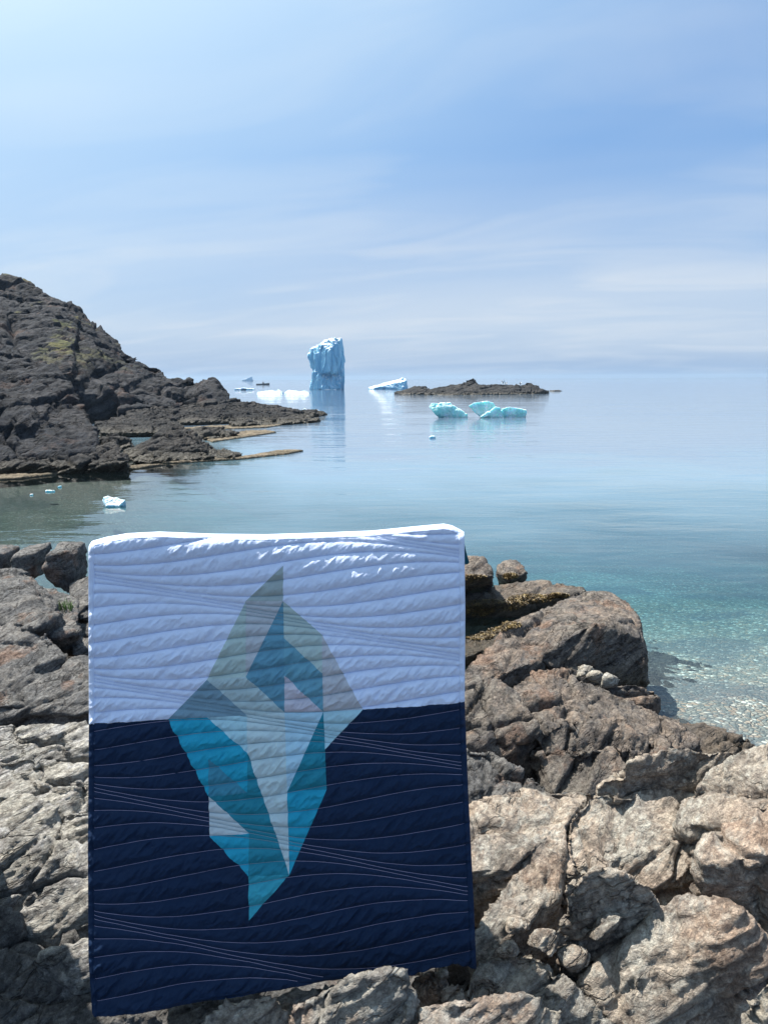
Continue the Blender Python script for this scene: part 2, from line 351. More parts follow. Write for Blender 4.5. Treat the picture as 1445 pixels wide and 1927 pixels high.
rock('boulder', [[tuple(Yp(*p)) for p in [(-20, 1080, 9.0), (38, 1068, 9.2), (70, 1086, 9.0), (112, 1136, 8.0), (106, 1162, 7.5), (72, 1182, 7.2), (0, 1176, 7.4), (-60, 1150, 7.8), (0, 1110, 8.0), (60, 1120, 7.8), (60, 1230, 7.9), (-60, 1230, 8.2), (120, 1200, 8.0)]]], m_rockU,
     'slanted dark boulder leaning before the square blocks', 'boulder', UG, s=.55, B=B_L, k=.7)
rock('boulder', [[tuple(Yp(*p)) for p in [(134, 1098, 9.2), (160, 1084, 9.2), (240, 1075, 9.3), (240, 1150, 8.6), (150, 1166, 8.4), (128, 1150, 8.6), (240, 1200, 9.0), (140, 1200, 9.0)]]], m_rockU,
     'dark boulder disappearing behind the left side of the quilt', 'boulder', UG, s=.45, B=B_L, k=.8)
simple('stone', [(66, 1210, .98), (84, 1190, 1.08), (100, 1205, 1.0), (134, 1250, .84), (100, 1240, .86)], .3, m_rockU, 'pointed blue grey wedge of stone at left', group=UG, s=.3, B=B_L, k=.5)
rub = [(100, 1160, .75, .24, 'flat dark stone above the grass tuft gully'), (150, 1150, .8, .3, 'dark stone touching the quilt below the block'), (150, 1190, .7, .2, 'brown stone in the gully by the quilt'),
       (118, 1188, .72, .2, 'pale brown stone in the middle of the gully'), (160, 1222, .66, .24, 'rounded stone at the quilt edge in the gully'), (140, 1215, .68, .13, 'small pale stone in the gully'),
       (155, 1262, .62, .22, 'reddish stone low in the gully'), (180, 1290, .7, .3, 'dark stone under the white edge of the quilt')]
for (a, b, z, r, lab) in rub:
    c = G(a, b, z); pts = []
    for i in range(14):
        v = np.array([random.gauss(0, 1) for _ in range(3)]); v /= np.linalg.norm(v); pts.append(tuple(c + v * r * np.array([1.3, 1, .7]) * random.uniform(.8, 1.1)))
    rock('stone', [pts], m_rockU, lab, 'stone', 'stones in the gully at left', s=.3, k=.8)

# ------------------------------------------------------------------ mid right outcrop
MG = 'dark outcrop rocks at the water on the right'
# square-ended block
rock('boulder', [[tuple(p) for p in [Yp(1010, 1150, 8.9), Yp(1090, 1108, 9.6), Yp(1150, 1110, 9.6), Yp(1180, 1130, 9.2), Yp(1206, 1160, 8.5), Yp(1212, 1200, 8.1), Yp(1214, 1282, 8.0), Yp(1120, 1172, 8.0), Yp(1040, 1180, 8.0),
      Yp(1000, 1240, 7.6), Yp(1110, 1300, 7.7), Yp(960, 1240, 7.8), Yp(1210, 1300, 8.4), Yp(1205, 1200, 9.4)]]], m_rockM,
     'massive square ended boulder with a dark front above the clear water', 'boulder', MG, s=.62, k=.6)
simple('rock_slab', [(860, 1270, .55), (905, 1222, .62), (1000, 1160, .78), (1070, 1120, .82), (1100, 1150, .80), (1050, 1190, .72), (1020, 1240, .60), (960, 1262, .55), (880, 1290, .5)], .7, m_rockM,
       'sloping brown slab rising from the tide pool to the square ended boulder', group=MG, s=.55, k=.8)
simple('rock_ledge', [(840, 1115, .30), (930, 1098, .34), (1030, 1090, .40), (1098, 1098, .42), (1105, 1112, .38), (1020, 1130, .26), (900, 1140, .2), (840, 1138, .2)], .6, m_rockM,
       'low dark ledge at the far edge of the outcrop', group=MG, s=.55, k=.8)
simple('rock_ledge', [(860, 1200, .2), (960, 1170, .25), (1000, 1155, .3), (1010, 1185, .25), (930, 1215, .18), (870, 1235, .14)], .5, m_rockM, 'wet low ledge between the tide pools', group=MG, s=.4, k=.7)
rock('boulder', [[tuple(Yp(*p)) for p in [(858, 1050, 11.2), (885, 1046, 11.4), (908, 1050, 11.2), (924, 1065, 11.0), (926, 1085, 10.8), (850, 1098, 10.6), (850, 1130, 11.5), (926, 1110, 11.8)]]], m_rockM,
     'dark wet boulder in the sea directly right of the quilt', 'boulder', MG, s=.45, k=.8)
rock('boulder', [[tuple(Yp(*p)) for p in [(935, 1062, 12.0), (948, 1052, 12.2), (972, 1053, 12.2), (988, 1070, 12.0), (990, 1076, 11.8), (960, 1094, 11.5), (936, 1078, 11.8), (938, 1100, 12.5), (988, 1100, 12.5)]]], m_rockM,
     'small brown boulder standing alone in the sea', 'boulder', MG, s=.45, k=.8)
simple('boulder', [(780, 1310, .95), (880, 1270, 1.0), (930, 1278, .98), (972, 1300, .92), (992, 1335, .84), (1010, 1370, .76), (960, 1400, .70), (900, 1400, .72), (780, 1400, .74)], 1.0, m_rockM,
       'dark fronted boulder at the right side of the quilt under the slab', group=MG, s=.55, k=.7, cat='boulder')
simple('rock_outcrop', [(960, 1300, .78), (1000, 1262, .84), (1060, 1258, .82), (1130, 1290, .72), (1200, 1320, .62), (1300, 1372, .48), (1330, 1400, .40), (1290, 1420, .36), (1180, 1420, .5), (1080, 1400, .62), (1010, 1390, .68)], .9, m_rockM,
       'long humped outcrop running down toward the pebbly shallows', group=MG, s=.6, k=.85,
       extra=[([(1000, 1380, .74), (1060, 1350, .8), (1160, 1350, .74), (1250, 1400, .56), (1300, 1440, .42), (1180, 1460, .42), (1060, 1450, .5)], .8)])
simple('rock_ledge', [(1180, 1330, .42), (1260, 1352, .38), (1340, 1368, .34), (1400, 1388, .30), (1430, 1410, .2), (1380, 1450, .1), (1250, 1440, .15)], .5, m_rockM,
       'dark crusted ledge tapering into the shallows at right', group=MG, s=.45)
simple('boulder', [(1060, 1300, .55), (1110, 1282, .62), (1190, 1282, .62), (1236, 1296, .55), (1240, 1318, .45), (1200, 1335, .38), (1120, 1328, .45)], .5, m_rockM,
       'low dark boulder at the foot of the square ended one', group=MG, s=.45, k=.8, cat='boulder')
simple('rock_slab', [(780, 1450, 1.02), (870, 1400, 1.08), (920, 1408, 1.04), (975, 1450, .94), (1025, 1476, .86), (1032, 1500, .82), (960, 1520, .82), (780, 1530, .86)], .6, m_rockU,
       'grey slab with white droppings beside the quilt', group=MG, s=.42, k=.8)
rock('boulder', [prism(T([(1010, 1420, .62), (1090, 1395, .70), (1180, 1400, .66), (1240, 1440, .5), (1200, 1500, .4), (1040, 1500, .45)]), .7)], m_rockM,
     'dark hollow faced boulder behind the tan ridge', 'boulder', MG, s=.5)
for (a, b, z, r, lab) in [(1100, 1262, .12, .10, 'white pointed stone at the foot of the dark face'), (1108, 1266, .1, .09, 'pale round pebble beside the pointed stone'), (1142, 1280, .2, .12, 'flat whitish stone under the dark face'),
                          (1088, 1268, .12, .08, 'small grey pebble left of the pointed stone'), (1122, 1275, .12, .10, 'grey pebble between the pale stones')]:
    c = G(a, b, z + .45); pts = []
    for i in range(12):
        v = np.array([random.gauss(0, 1) for _ in range(3)]); v /= np.linalg.norm(v); pts.append(tuple(c + v * r * np.array([1.2, 1, .8])))
    rock('stone', [pts], m_rockF, lab, 'stone', 'pale stones under the square ended boulder', s=.2, k=.25)

# ------------------------------------------------------------------ shore bed below and between the rocks
def shore_h(x, y):
    n = fbm(np.stack([x * .5, y * .5, 0 * x], 1), 4, 60)
    base = np.interp(y, [-4, 1.0, 3.4, 4.4, 6, 8, 10, 12, 14], [.75, .72, .75, .45, .15, -.12, -.35, -.7, -1.1]) + np.where(x < 0, np.interp(y, [4, 5.5, 9, 10.2], [0, .35, .45, 0]) * np.clip(-x - .3, 0, 1), 0)
    # drops to the open water on the right, open bay on the left
    edge = np.where(x > 0, np.interp(x - .30 * (y - 6) * 0, [2.2, 3.6, 5.5, 9], [0, -.18, -.5, -1.2]) * np.clip((y - 3.6) / 2.5, 0, 1), np.interp(-x, [3, 8, 30], [0, 0, -.2]))
    return base + edge + .12 * n
def smooth_grid(x0, x1, y0, y1, st):
    xs = np.arange(x0, x1, st); ys = np.arange(y0, y1, st); X, Yy = np.meshgrid(xs, ys); return X.ravel(), Yy.ravel(), len(xs), len(ys)
X, Yy, nx, ny = smooth_grid(-5.5, 5.2, -3.0, 12.5, .03)
Z = shore_h(X, Yy)
P = np.stack([X, Yy, Z], 1).astype(np.float32)
P = rock_disp(P, np.tile(np.array([0, 0, 1], np.float32), (len(P), 1)), .8, 77, B_R, 1.6, True)
put('shore_bed', mesh_np('shore_bed', P, grid_faces(nx, ny)), m_rockU, kind='structure')

# ------------------------------------------------------------------ seabed and water
n_ = 520
def axis(lo, hi, n, fine):              # spacing grows away from zero
    a = np.arcsinh(lo / fine); b = np.arcsinh(hi / fine); return np.sinh(np.linspace(a, b, n)) * fine
xs = axis(-9000, 9000, 620, 3.0); ys = axis(-260, 9500, 620, 4.0)
X, Yy = np.meshgrid(xs, ys); X = X.ravel(); Yy = Yy.ravel()
def seabed_z(x, y):
    d = np.interp(y, [-10, 4, 6.5, 8.5, 9.6, 12, 17, 30, 60, 200], [-.06, -.07, -.10, -.22, -.45, -.95, -1.7, -3.2, -6, -14])
    lf = np.clip((-x - .12 * y) / 6, 0, 1) * np.clip((60 - y) / 25, 0, 1)      # shallow cove on the left
    dl = np.interp(y, [8, 10, 14, 22, 27, 34, 60], [-.3, -.5, -.7, -.55, -.25, -.4, -2])
    z = d * (1 - lf) + dl * lf
    q = np.stack([x * .35, y * .35, 0 * x], 1)
    return z * (1 + .18 * fbm(q, 3, 90)) + .05 * fbm(q * 6, 2, 91)
Zs = seabed_z(X, Yy)
# pebble material
n = NT('pebbles'); pos = n.n('ShaderNodeNewGeometry').outputs['Position']
pp = n.mapping(pos, (1, 1, .4))
v1 = n.n('ShaderNodeTexVoronoi', {'Vector': pp, 'Scale': 19}); v2 = n.n('ShaderNodeTexVoronoi', {'Vector': pp, 'Scale': 19}, feature='DISTANCE_TO_EDGE')
sx = n.n('ShaderNodeSeparateColor', {0: v1.outputs['Color']})
c = n.ramp(sx.outputs[0], [(0, (.12, .13, .12)), (.35, (.20, .21, .19)), (.6, (.28, .26, .22)), (.82, (.34, .24, .17)), (.95, (.60, .58, .52))])
c = n.mix(n.mr(v2.outputs[0], 0, .09, .75, 0), c, (.04, .045, .045))
big = n.noise(pos, .35, 4, .6)
c = n.mix(n.math('MULTIPLY', n.mr(big, .52, .58), .55), c, (.07, .085, .10))
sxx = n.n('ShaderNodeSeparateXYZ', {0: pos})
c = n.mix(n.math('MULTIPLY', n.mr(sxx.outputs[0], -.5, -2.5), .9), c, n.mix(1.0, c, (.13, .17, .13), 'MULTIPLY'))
bp = n.n('ShaderNodeBump', {'Height': n.mr(v2.outputs[0], 0, .3), 'Distance': .02, 'Strength': 1.0})
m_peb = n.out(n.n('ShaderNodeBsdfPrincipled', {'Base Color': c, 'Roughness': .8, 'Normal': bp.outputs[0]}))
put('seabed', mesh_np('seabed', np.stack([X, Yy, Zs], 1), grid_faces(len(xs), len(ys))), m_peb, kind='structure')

n = NT('sea_water'); geo = n.n('ShaderNodeNewGeometry'); pos = geo.outputs['Position']
at = n.n('ShaderNodeAttribute', attribute_name='depth')
w1 = n.noise(n.mapping(pos, (.35, 1.0, 1), rot=(0, 0, R(8))), .9, 3, .5, .3)
w2 = n.noise(n.mapping(pos, (.5, 1.0, 1), rot=(0, 0, R(-12))), 4.2, 3, .55, .2)
w3 = n.noise(n.mapping(pos, (.25, 1.0, 1)), .12, 3, .5)
pat = n.mr(n.noise(n.mapping(pos, (.02, .08, 1)), 1.0, 3, .5), .35, .65, .35, 1.1)
hh = n.math('ADD', n.math('MULTIPLY', w1, .060), n.math('MULTIPLY', w2, .011))
pat = n.math('MULTIPLY', pat, n.mr(at.outputs['Fac'], .25, 1.6, .3, 1.0))
hh = n.math('ADD', n.math('MULTIPLY', hh, pat), n.math('MULTIPLY', w3, .12))
bp = n.n('ShaderNodeBump', {'Height': hh, 'Distance': 1.0, 'Strength': .8})
fr = n.n('ShaderNodeFresnel', {'IOR': 1.333, 'Normal': bp.outputs[0]})
gl = n.n('ShaderNodeBsdfGlossy', {'Roughness': .03, 'Normal': bp.outputs[0], 'Color': (1, 1, 1)})
tr = n.n('ShaderNodeBsdfTransparent', {'Color': n.mix(n.mr(at.outputs['Fac'], .1, 1.7), (.93, .98, .99), (.38, .80, .86))})
df = n.n('ShaderNodeBsdfDiffuse', {'Color': n.mix(n.mr(at.outputs['Fac'], .4, 4), (.17, .33, .385), (.14, .20, .27))})
body = n.n('ShaderNodeMixShader', {0: n.mr(at.outputs['Fac'], .8, 3.0, .01, .92), 1: tr.outputs[0], 2: df.outputs[0]})
sh = n.n('ShaderNodeMixShader', {0: fr.outputs[0], 1: body.outputs[0], 2: gl.outputs[0]})
m_water = n.out(sh)
wm = mesh_np('sea', np.stack([X, Yy, 0 * X], 1), grid_faces(len(xs), len(ys)))
a = wm.attributes.new('depth', 'FLOAT', 'POINT'); a.data.foreach_set('value', (-Zs).astype(np.float32))
put('sea', wm, m_water, kind='structure')

# ------------------------------------------------------------------ headland
HG = 'tidal rocks at the foot of the headland'
def hp(l): return [tuple(Yp(*p)) for p in l]
def drop(l, z=-1.0, flare=1.0):
    t = [Yp(*p) for p in l]; return [tuple(p) for p in t] + [(p[0], p[1], z) for p in t]
hills = [
 drop([(-700, 420, 105), (-300, 440, 100), (-60, 505, 90), (0, 524, 86), (50, 536, 86), (80, 545, 86), (-60, 700, 60), (-500, 700, 58)]),
 drop([(-100, 530, 86), (60, 541, 86), (118, 560, 84), (148, 578, 83), (60, 650, 70), (140, 700, 62), (-100, 690, 62)]),
 drop([(60, 570, 83), (146, 578, 83), (166, 602, 82), (206, 620, 80), (228, 645, 79), (240, 660, 78), (140, 720, 62), (60, 720, 62)]),
 drop([(150, 640, 78), (236, 660, 78), (258, 682, 76), (306, 690, 75), (200, 742, 63), (130, 738, 62)]),
 drop([(250, 690, 76), (310, 696, 75), (342, 712, 73), (352, 722, 72), (330, 762, 66), (220, 768, 62)]),
 drop([(342, 716, 73), (352, 710, 73), (366, 712, 73), (372, 720, 72), (366, 768, 68), (340, 768, 68)], -.5),
 drop([(370, 716, 72), (382, 709, 72), (404, 711, 72), (420, 732, 71), (438, 752, 70), (425, 772, 67), (376, 772, 67)], -.5),
]
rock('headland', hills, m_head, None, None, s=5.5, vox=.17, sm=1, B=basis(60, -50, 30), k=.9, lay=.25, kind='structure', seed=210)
bluff = [
 drop([(-500, 560, 52), (-60, 615, 46), (0, 628, 44), (30, 650, 43), (60, 668, 42), (0, 760, 33), (-300, 780, 32)]),
 drop([(-60, 640, 43), (60, 672, 41), (110, 700, 38), (135, 722, 36), (60, 800, 31), (-60, 800, 31)]),
 drop([(-40, 700, 38), (108, 708, 37), (150, 742, 35), (172, 775, 33.5), (186, 812, 32), (184, 850, 30.5), (100, 862, 29.5), (0, 868, 29), (-60, 860, 29)], -.6),
]
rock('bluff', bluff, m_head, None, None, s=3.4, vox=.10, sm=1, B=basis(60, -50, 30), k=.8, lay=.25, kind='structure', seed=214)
low = [
 ([(-60, 862, 29.5), (20, 855, 30), (60, 862, 29.5), (100, 872, 28.5), (60, 880, 28.3), (-60, 884, 28)], 'knobbly dark rock at the left end of the cove shore'),
 ([(90, 860, 30), (150, 850, 30.5), (180, 862, 30), (150, 874, 28.6), (90, 876, 28.5)], 'rounded dark rock under the bluff on the cove shore'),
 ([(165, 860, 30), (190, 838, 31), (215, 830, 31.5), (232, 845, 31), (240, 868, 29.2), (170, 872, 29)], 'steep little rock at the foot of the bluff'),
 ([(188, 825, 39), (210, 818, 41), (240, 820, 41), (250, 835, 38.5), (210, 844, 37)], 'grey rock in the gap behind the cove shore'),
 ([(236, 850, 35.5), (280, 826, 36), (310, 808, 36.5), (332, 797, 37), (350, 808, 37), (390, 834, 36), (420, 850, 35.5), (400, 862, 32.8), (250, 868, 32)], 'peaked dark rock in the middle of the tidal rocks'),
 ([(380, 850, 35), (420, 846, 35.8), (455, 852, 35), (440, 860, 33.4), (380, 862, 33)], 'flat brown rock tapering out along the cove mouth'),
 ([(180, 795, 53), (230, 782, 57), (300, 786, 57), (340, 800, 53), (300, 812, 47.5), (190, 815, 46.5)], 'pale flat rock shelf behind the peaked rock'),
 ([(340, 812, 47.5), (370, 803, 50), (420, 806, 49), (450, 815, 46.8), (400, 822, 44.5), (350, 824, 44)], 'low dark rock in the middle of the small inlet'),
 ([(300, 772, 66), (330, 768, 67), (380, 757, 67), (440, 752, 69), (475, 757, 69), (500, 762, 70), (480, 788, 62.5), (400, 793, 60), (300, 797, 58)], 'jagged dark rocks running out below the end of the headland'),
 ([(470, 760, 69), (500, 762, 70), (540, 769, 72), (575, 774, 74), (612, 777.4, 75), (608, 780, 73), (560, 786, 66), (470, 789, 62.5)], 'long dark reef reaching toward the tall iceberg'),
 ([(430, 793, 58.5), (500, 787, 62), (560, 784.5, 65), (600, 786.5, 64.5), (600, 789, 62.5), (540, 794, 59), (440, 800, 56)], 'lower seaward reef just in front of the long one'),
 ([(560, 776.6, 76), (590, 775.6, 77), (616, 777.8, 76), (600, 779.5, 74)], 'outermost flat tip of the reef'),
 ([(240, 770, 64), (290, 760, 66), (340, 768, 65), (320, 790, 60), (240, 790, 59)], 'dark rock at the base of the headland cliff'),
]
for pts, lab in low:
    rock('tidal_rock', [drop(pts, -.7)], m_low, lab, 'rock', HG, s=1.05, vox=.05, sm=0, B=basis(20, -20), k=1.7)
m_ledge = rock_mat('weedy_ledge', (.20, .165, .11), (.26, .21, .15), (.10, .08, .05), S=2, wet=.02, lich=.3)
for pts, lab in [([(-60, 893), (40, 882), (150, 880), (240, 876), (310, 871), (250, 880), (120, 887), (40, 897), (-60, 902)], 'thin tan weed line along the cove shore'),
                 ([(280, 868), (380, 862), (460, 858), (520, 846), (572, 846), (540, 852), (450, 862), (340, 868)], 'brown weedy ledge curling out at the cove mouth'),
                 ([(320, 806), (400, 800), (470, 800), (540, 797), (500, 803), (420, 806)], 'tan weed strip below the reef'),
                 ([(380, 822), (440, 812), (500, 808), (520, 812), (440, 824), (400, 830)], 'weedy ledge in the small inlet')]:
    t = [G(a, b, .09) for a, b in pts]
    hs = [[tuple(p) for p in t[i:i + 4] + t[-i - 4:len(t) - i]] for i in range(1)]
    hs = []
    m = len(t) // 2
    tri = [tuple(p) for p in t]
    for i in range(m):
        quad = [t[i], t[i + 1], t[-1 - i], t[-2 - i] if 2 + i <= len(t) else t[-1 - i]]
        hs.append([tuple(p) for p in quad] + [(p[0], p[1], -.45) for p in quad])
    rock('weed_ledge', hs, m_ledge, lab, 'ledge', 'weedy ledges at the waterline', s=.5, vox=.05, sm=2, k=.5, fine=False)

# ------------------------------------------------------------------ skerry
sk = [drop([(742, 738, 176), (770, 735, 178), (786, 728, 178), (800, 728, 178), (812, 734, 176), (800, 740, 170), (760, 741, 169)], -.8),
      drop([(800, 735, 177), (840, 728, 178), (870, 722, 178), (900, 722, 178), (930, 726, 177), (930, 741, 166), (860, 744, 162), (800, 742, 166)], -.8),
      drop([(872, 724, 177), (878, 717, 177), (890, 714, 177), (899, 720, 177), (902, 728, 174), (876, 730, 174)], -.8),
      drop([(920, 726, 178), (980, 728, 178), (986, 724, 178), (1000, 723, 178), (1010, 730, 177), (1030, 735, 175), (1000, 740, 168), (930, 742, 164)], -.8)]
rock('skerry', sk, m_low, 'low dark rocky islet lying offshore behind the two ice chunks', 'islet', None, s=1.9, vox=.10, sm=0, k=1.8, B=basis(10, -15))
rock('skerry_rock', [drop([(1034, 735.0, 206), (1046, 734.4, 206), (1058, 734.8, 206), (1040, 735.4, 200)], -.3)], m_low, 'tiny awash rock off the right end of the islet', 'rock', None, s=1.2, vox=.1, sm=1)

# ------------------------------------------------------------------ ice
def ice_mat(name, ca, cb, sss=.4, rad=1.0, S=1.0):
    n = NT(name); geo = n.n('ShaderNodeNewGeometry'); pos = geo.outputs['Position']; p = n.mapping(pos, (1 / S,) * 3)
    f = n.noise(n.mapping(p, (1, 1, .35)), .8, 5, .6, .6)
    sxn = n.n('ShaderNodeSeparateXYZ', {0: geo.outputs['Normal']})
    col = n.mix(n.mr(f, .38, .62), ca, cb)
    col = n.mix(n.mr(sxn.outputs[2], .5, .8), col, (.72, .78, .82))          # upward faces turn whiter
    bp = n.n('ShaderNodeBump', {'Height': n.noise(n.mapping(p, (2, 2, .8)), 1.6, 6, .6, .5), 'Distance': .35 * S, 'Strength': .8})
    pr = n.n('ShaderNodeBsdfPrincipled', {'Base Color': col, 'Roughness': .35, 'Normal': bp.outputs[0], 'Subsurface Weight': sss, 'Subsurface Scale': rad, 'IOR': 1.31})
    pr.inputs['Subsurface Radius'].default_value = (.25, .8, 1.0)
    return n.out(pr)
m_ice = ice_mat('berg_ice', (.15, .40, .60), (.30, .57, .74), .25, .8, 2.2)
m_teal = ice_mat('clear_ice', (.30, .72, .70), (.66, .88, .88), .45, .5, .7)
m_white = ice_mat('white_ice', (.26, .50, .64), (.52, .68, .76), .3, .3, .8)
Yb = 262
tall = [hp([(583, 731, Yb), (600, 732, Yb - 4), (640, 730, Yb - 4), (647, 728, Yb), (645, 700, Yb - 1), (648, 688, Yb), (590, 700, Yb - 2), (594, 690, Yb), (590, 726, Yb + 9), (645, 726, Yb + 9), (640, 690, Yb + 9)]),
        hp([(590, 705, Yb), (586, 686, Yb), (580, 668, Yb + 1), (588, 656, Yb + 1), (600, 648, Yb - 1), (612, 641, Yb), (630, 637.5, Yb), (642, 637, Yb + 1), (643, 655, Yb), (648, 688, Yb), (647, 705, Yb),
            (620, 660, Yb - 5), (622, 700, Yb - 5), (588, 660, Yb + 9), (612, 643, Yb + 9), (642, 640, Yb + 9), (646, 700, Yb + 9)])]
def ice(name, hulls, mat, label, cat, s, vox, k=.7, group=None, seed=None, vert=False, sm=3):
    global _seed
    hulls = [list(h) + [(p[0], p[1], -.2 * s) for p in h if p[2] < .5 * s] for h in hulls]
    if seed is None: _seed += 5; seed = _seed
    me = remeshed(hulls, vox, sm); P = vco(me); N = vno(me)
    q = P / s
    q2 = q * (np.array([1.6, 1.6, .45], np.float32) if vert else np.array([1, 1, 1.2], np.float32))
    f1, f2, pl, rn = cell(q2 * .9, seed); a1, a2, pl2, rn2 = cell(q2 * 2.4 + 5, seed + 1)
    d = .28 * pl + .10 * pl2 + .12 * fbm(q2, 4, seed + 2) - .08 * np.abs(fbm(q2 * 1.7, 3, seed + 3))
    P = P + N * (d * s * k)[:, None]
    me.vertices.foreach_set('co', P.ravel()); me.update(); me.polygons.foreach_set('use_smooth', np.full(len(me.polygons), True))
    return put(name, me, mat, None, label, cat, group)
ice('iceberg', tall, m_ice, 'tall pillar shaped blue iceberg standing on the horizon', 'iceberg', 3.0, .13, .95, vert=True, sm=0)
foot = G(615, 731, .1)
rock_pts = [tuple(G(a, b, z)) for a, b, z in [(584, 731, .2), (600, 732.5, .1), (632, 732.5, .1), (640, 730.5, .25), (610, 730, .35), (590, 730.2, .3)]] + [tuple(G(a, b, -.6)) for a, b in [(584, 731), (600, 733.5), (640, 733), (640, 729), (590, 728)]]
ice('ice_shelf', [rock_pts], m_white, 'white ice shelf at the waterline foot of the tall iceberg', 'ice', 1.5, .12)
ice('iceberg', [hp([(694, 730.3, 262), (712, 727, 261), (735, 722.5, 260), (754, 718, 259), (763, 716, 260), (765, 730, 260), (700, 730.5, 259), (760, 730.5, 258), (757, 712, 270), (764, 714, 272), (712, 725.5, 272), (766, 729, 276), (694, 730, 274)]),
                hp([(748, 719, 262), (757, 710.5, 264), (761, 712, 264), (765, 722, 263), (764, 728, 262), (748, 728, 262), (757, 712, 269), (764, 728, 269), (748, 728, 269)])], m_ice,
    'low wedge shaped iceberg between the tall one and the islet', 'iceberg', 2.4, .16, .6)
FG = 'thin ice floes left of the tall iceberg'
Yf = 186
for pts, lab in [([(484, 738), (497, 736), (512, 734.5), (526, 737), (530, 738)], 'leftmost low ice floe with a blue side'), ([(519, 738), (524, 732.5), (528, 736), (532, 738)], 'small peaked bit of ice among the floes'),
                 ([(536, 738), (545, 733.8), (555, 735), (564, 737.2), (566, 738)], 'rounded middle ice floe'), ([(560, 738), (572, 735), (582, 737.5), (578, 739)], 'flat right hand ice floe')]:
    f = [Yp(a, b, Yf + 2) for a, b in pts]; f += [np.array([p[0], p[1] + 3, -.3]) for p in f] + [np.array([p[0] * .99, p[1] - 2.5, -.15]) for p in f]
    ice('ice_floe', [[tuple(p) for p in f]], m_ice, lab, 'ice floe', .5, .06, .8, FG, sm=0)
for pts, lab, yy in [([(564, 772), (573, 769), (578, 771), (582, 773)], 'scrap of ice behind the reef tip', 80), ([(586, 773), (594, 770.5), (600, 772), (600, 775)], 'second scrap of ice behind the reef tip', 80)]:
    f = [Yp(a, b, yy) for a, b in pts]; f += [p + np.array([0, .8, -.05]) for p in f] + [np.array([p[0], p[1] + .3, -.2]) for p in f[:]]
    ice('ice_scrap', [[tuple(p) for p in f]], m_white, lab, 'ice', .3, .035, .6)
# thin brash streak at left of the floes
for k, (a, b) in enumerate([(447, 731), (458, 730), (470, 731)]):
    f = [Yp(a + dx, b + dy, 256) for dx, dy in [(-6, 1.6), (-2, 0), (4, .3), (7, 1.6)]]; f += [p + np.array([0, 3, 0]) for p in f] + [np.array([p[0], p[1] + 1, -.3]) for p in f]
    ice('brash_ice', [[tuple(p) for p in f]], m_white, ['leftmost sliver of brash ice near the headland end', 'middle sliver of brash ice near the headland end', 'right hand sliver of brash ice below the small boat'][k], 'ice', .8, .1, .5, 'slivers of brash ice')
# near chunks
Yc = 69
GC = 'melting ice chunks before the islet'
ice('ice_chunk', [hp([(807, 766, Yc), (812, 758, Yc), (848, 757, Yc + .3), (852, 764, Yc), (842, 781, Yc), (828, 781, Yc), (815, 774, Yc - .4), (820, 764, Yc + 2.2), (848, 760, Yc + 2.2), (845, 781, Yc + 2.0)]),
                  hp([(826, 783, Yc), (835, 764, Yc + .2), (852, 761, Yc + .4), (862, 771, Yc + .3), (880, 779, Yc), (878, 782, Yc), (830, 783, Yc + 2), (856, 766, Yc + 2), (875, 781, Yc + 1.6)])], m_teal,
    'overhanging teal ice chunk with a white top left of the pair', 'ice chunk', .8, .045, .45, GC)
ice('ice_chunk', [hp([(881, 764, Yc), (890, 758, Yc), (905, 756, Yc), (918, 754, Yc), (928, 757, Yc), (934, 768, Yc), (930, 782, Yc), (905, 781, Yc), (895, 775, Yc), (900, 762, Yc + 2), (925, 760, Yc + 2), (925, 781, Yc + 2)]),
                  hp([(904, 784, Yc - .6), (915, 779, Yc - .6), (928, 774, Yc - .6), (933, 765, Yc - .5), (940, 767, Yc - .5), (947, 783, Yc - .6), (944, 785, Yc - .6), (910, 783, Yc + .8), (944, 783, Yc + .8)]),
                  hp([(940, 782, Yc), (944, 768, Yc), (960, 765, Yc), (978, 769, Yc), (990, 772, Yc), (991, 778, Yc), (985, 782, Yc), (946, 770, Yc + 1.8), (985, 773, Yc + 1.6), (985, 781, Yc + 1.6), (942, 782, Yc + 1.6)])], m_teal,
    'three lobed pale teal ice chunk right of the overhanging one', 'ice chunk', .7, .045, .5, GC)
f = [Yp(a, b, 45) for a, b in [(808, 823), (812, 820.5), (818, 821), (820, 823)]]; f += [p + np.array([0, .4, 0]) for p in f] + [np.array([p[0], p[1], -.1]) for p in f]
ice('ice_bit', [[tuple(p) for p in f]], m_white, 'tiny bit of ice afloat below the overhanging chunk', 'ice', .2, .02, .5)
Yn = 21.3
ice('ice_chunk', [hp([(191, 941, Yn), (195, 935, Yn), (203, 933, Yn), (207, 939, Yn), (222, 938, Yn), (236, 941, Yn), (238, 946, Yn), (225, 951, Yn - .3), (200, 951, Yn - .3), (200, 940, Yn + .35), (232, 942, Yn + .35)])], m_white,
    'small clear white ice chunk afloat in the dark cove water', 'ice chunk', .25, .012, .5)
for a, b, lab in [(95, 924, 'flat pale stone awash in the cove'), (113, 916, 'speck of ice in the cove left of the chunk'), (60, 931, 'smaller speck of ice in the cove')]:
    c = G(a, b, .02); w = .16 if b == 924 else .06
    pts = [tuple(c + np.array([math.cos(t) * w, math.sin(t) * w * .6, random.uniform(0, .04)])) for t in np.linspace(0, 5.6, 7)] + [tuple(c + np.array([math.cos(t) * w, math.sin(t) * w * .6, -.05])) for t in np.linspace(0, 5.6, 7)]
    ice('floating_bit', [pts], m_white, lab, 'ice', .2, .012, .3)
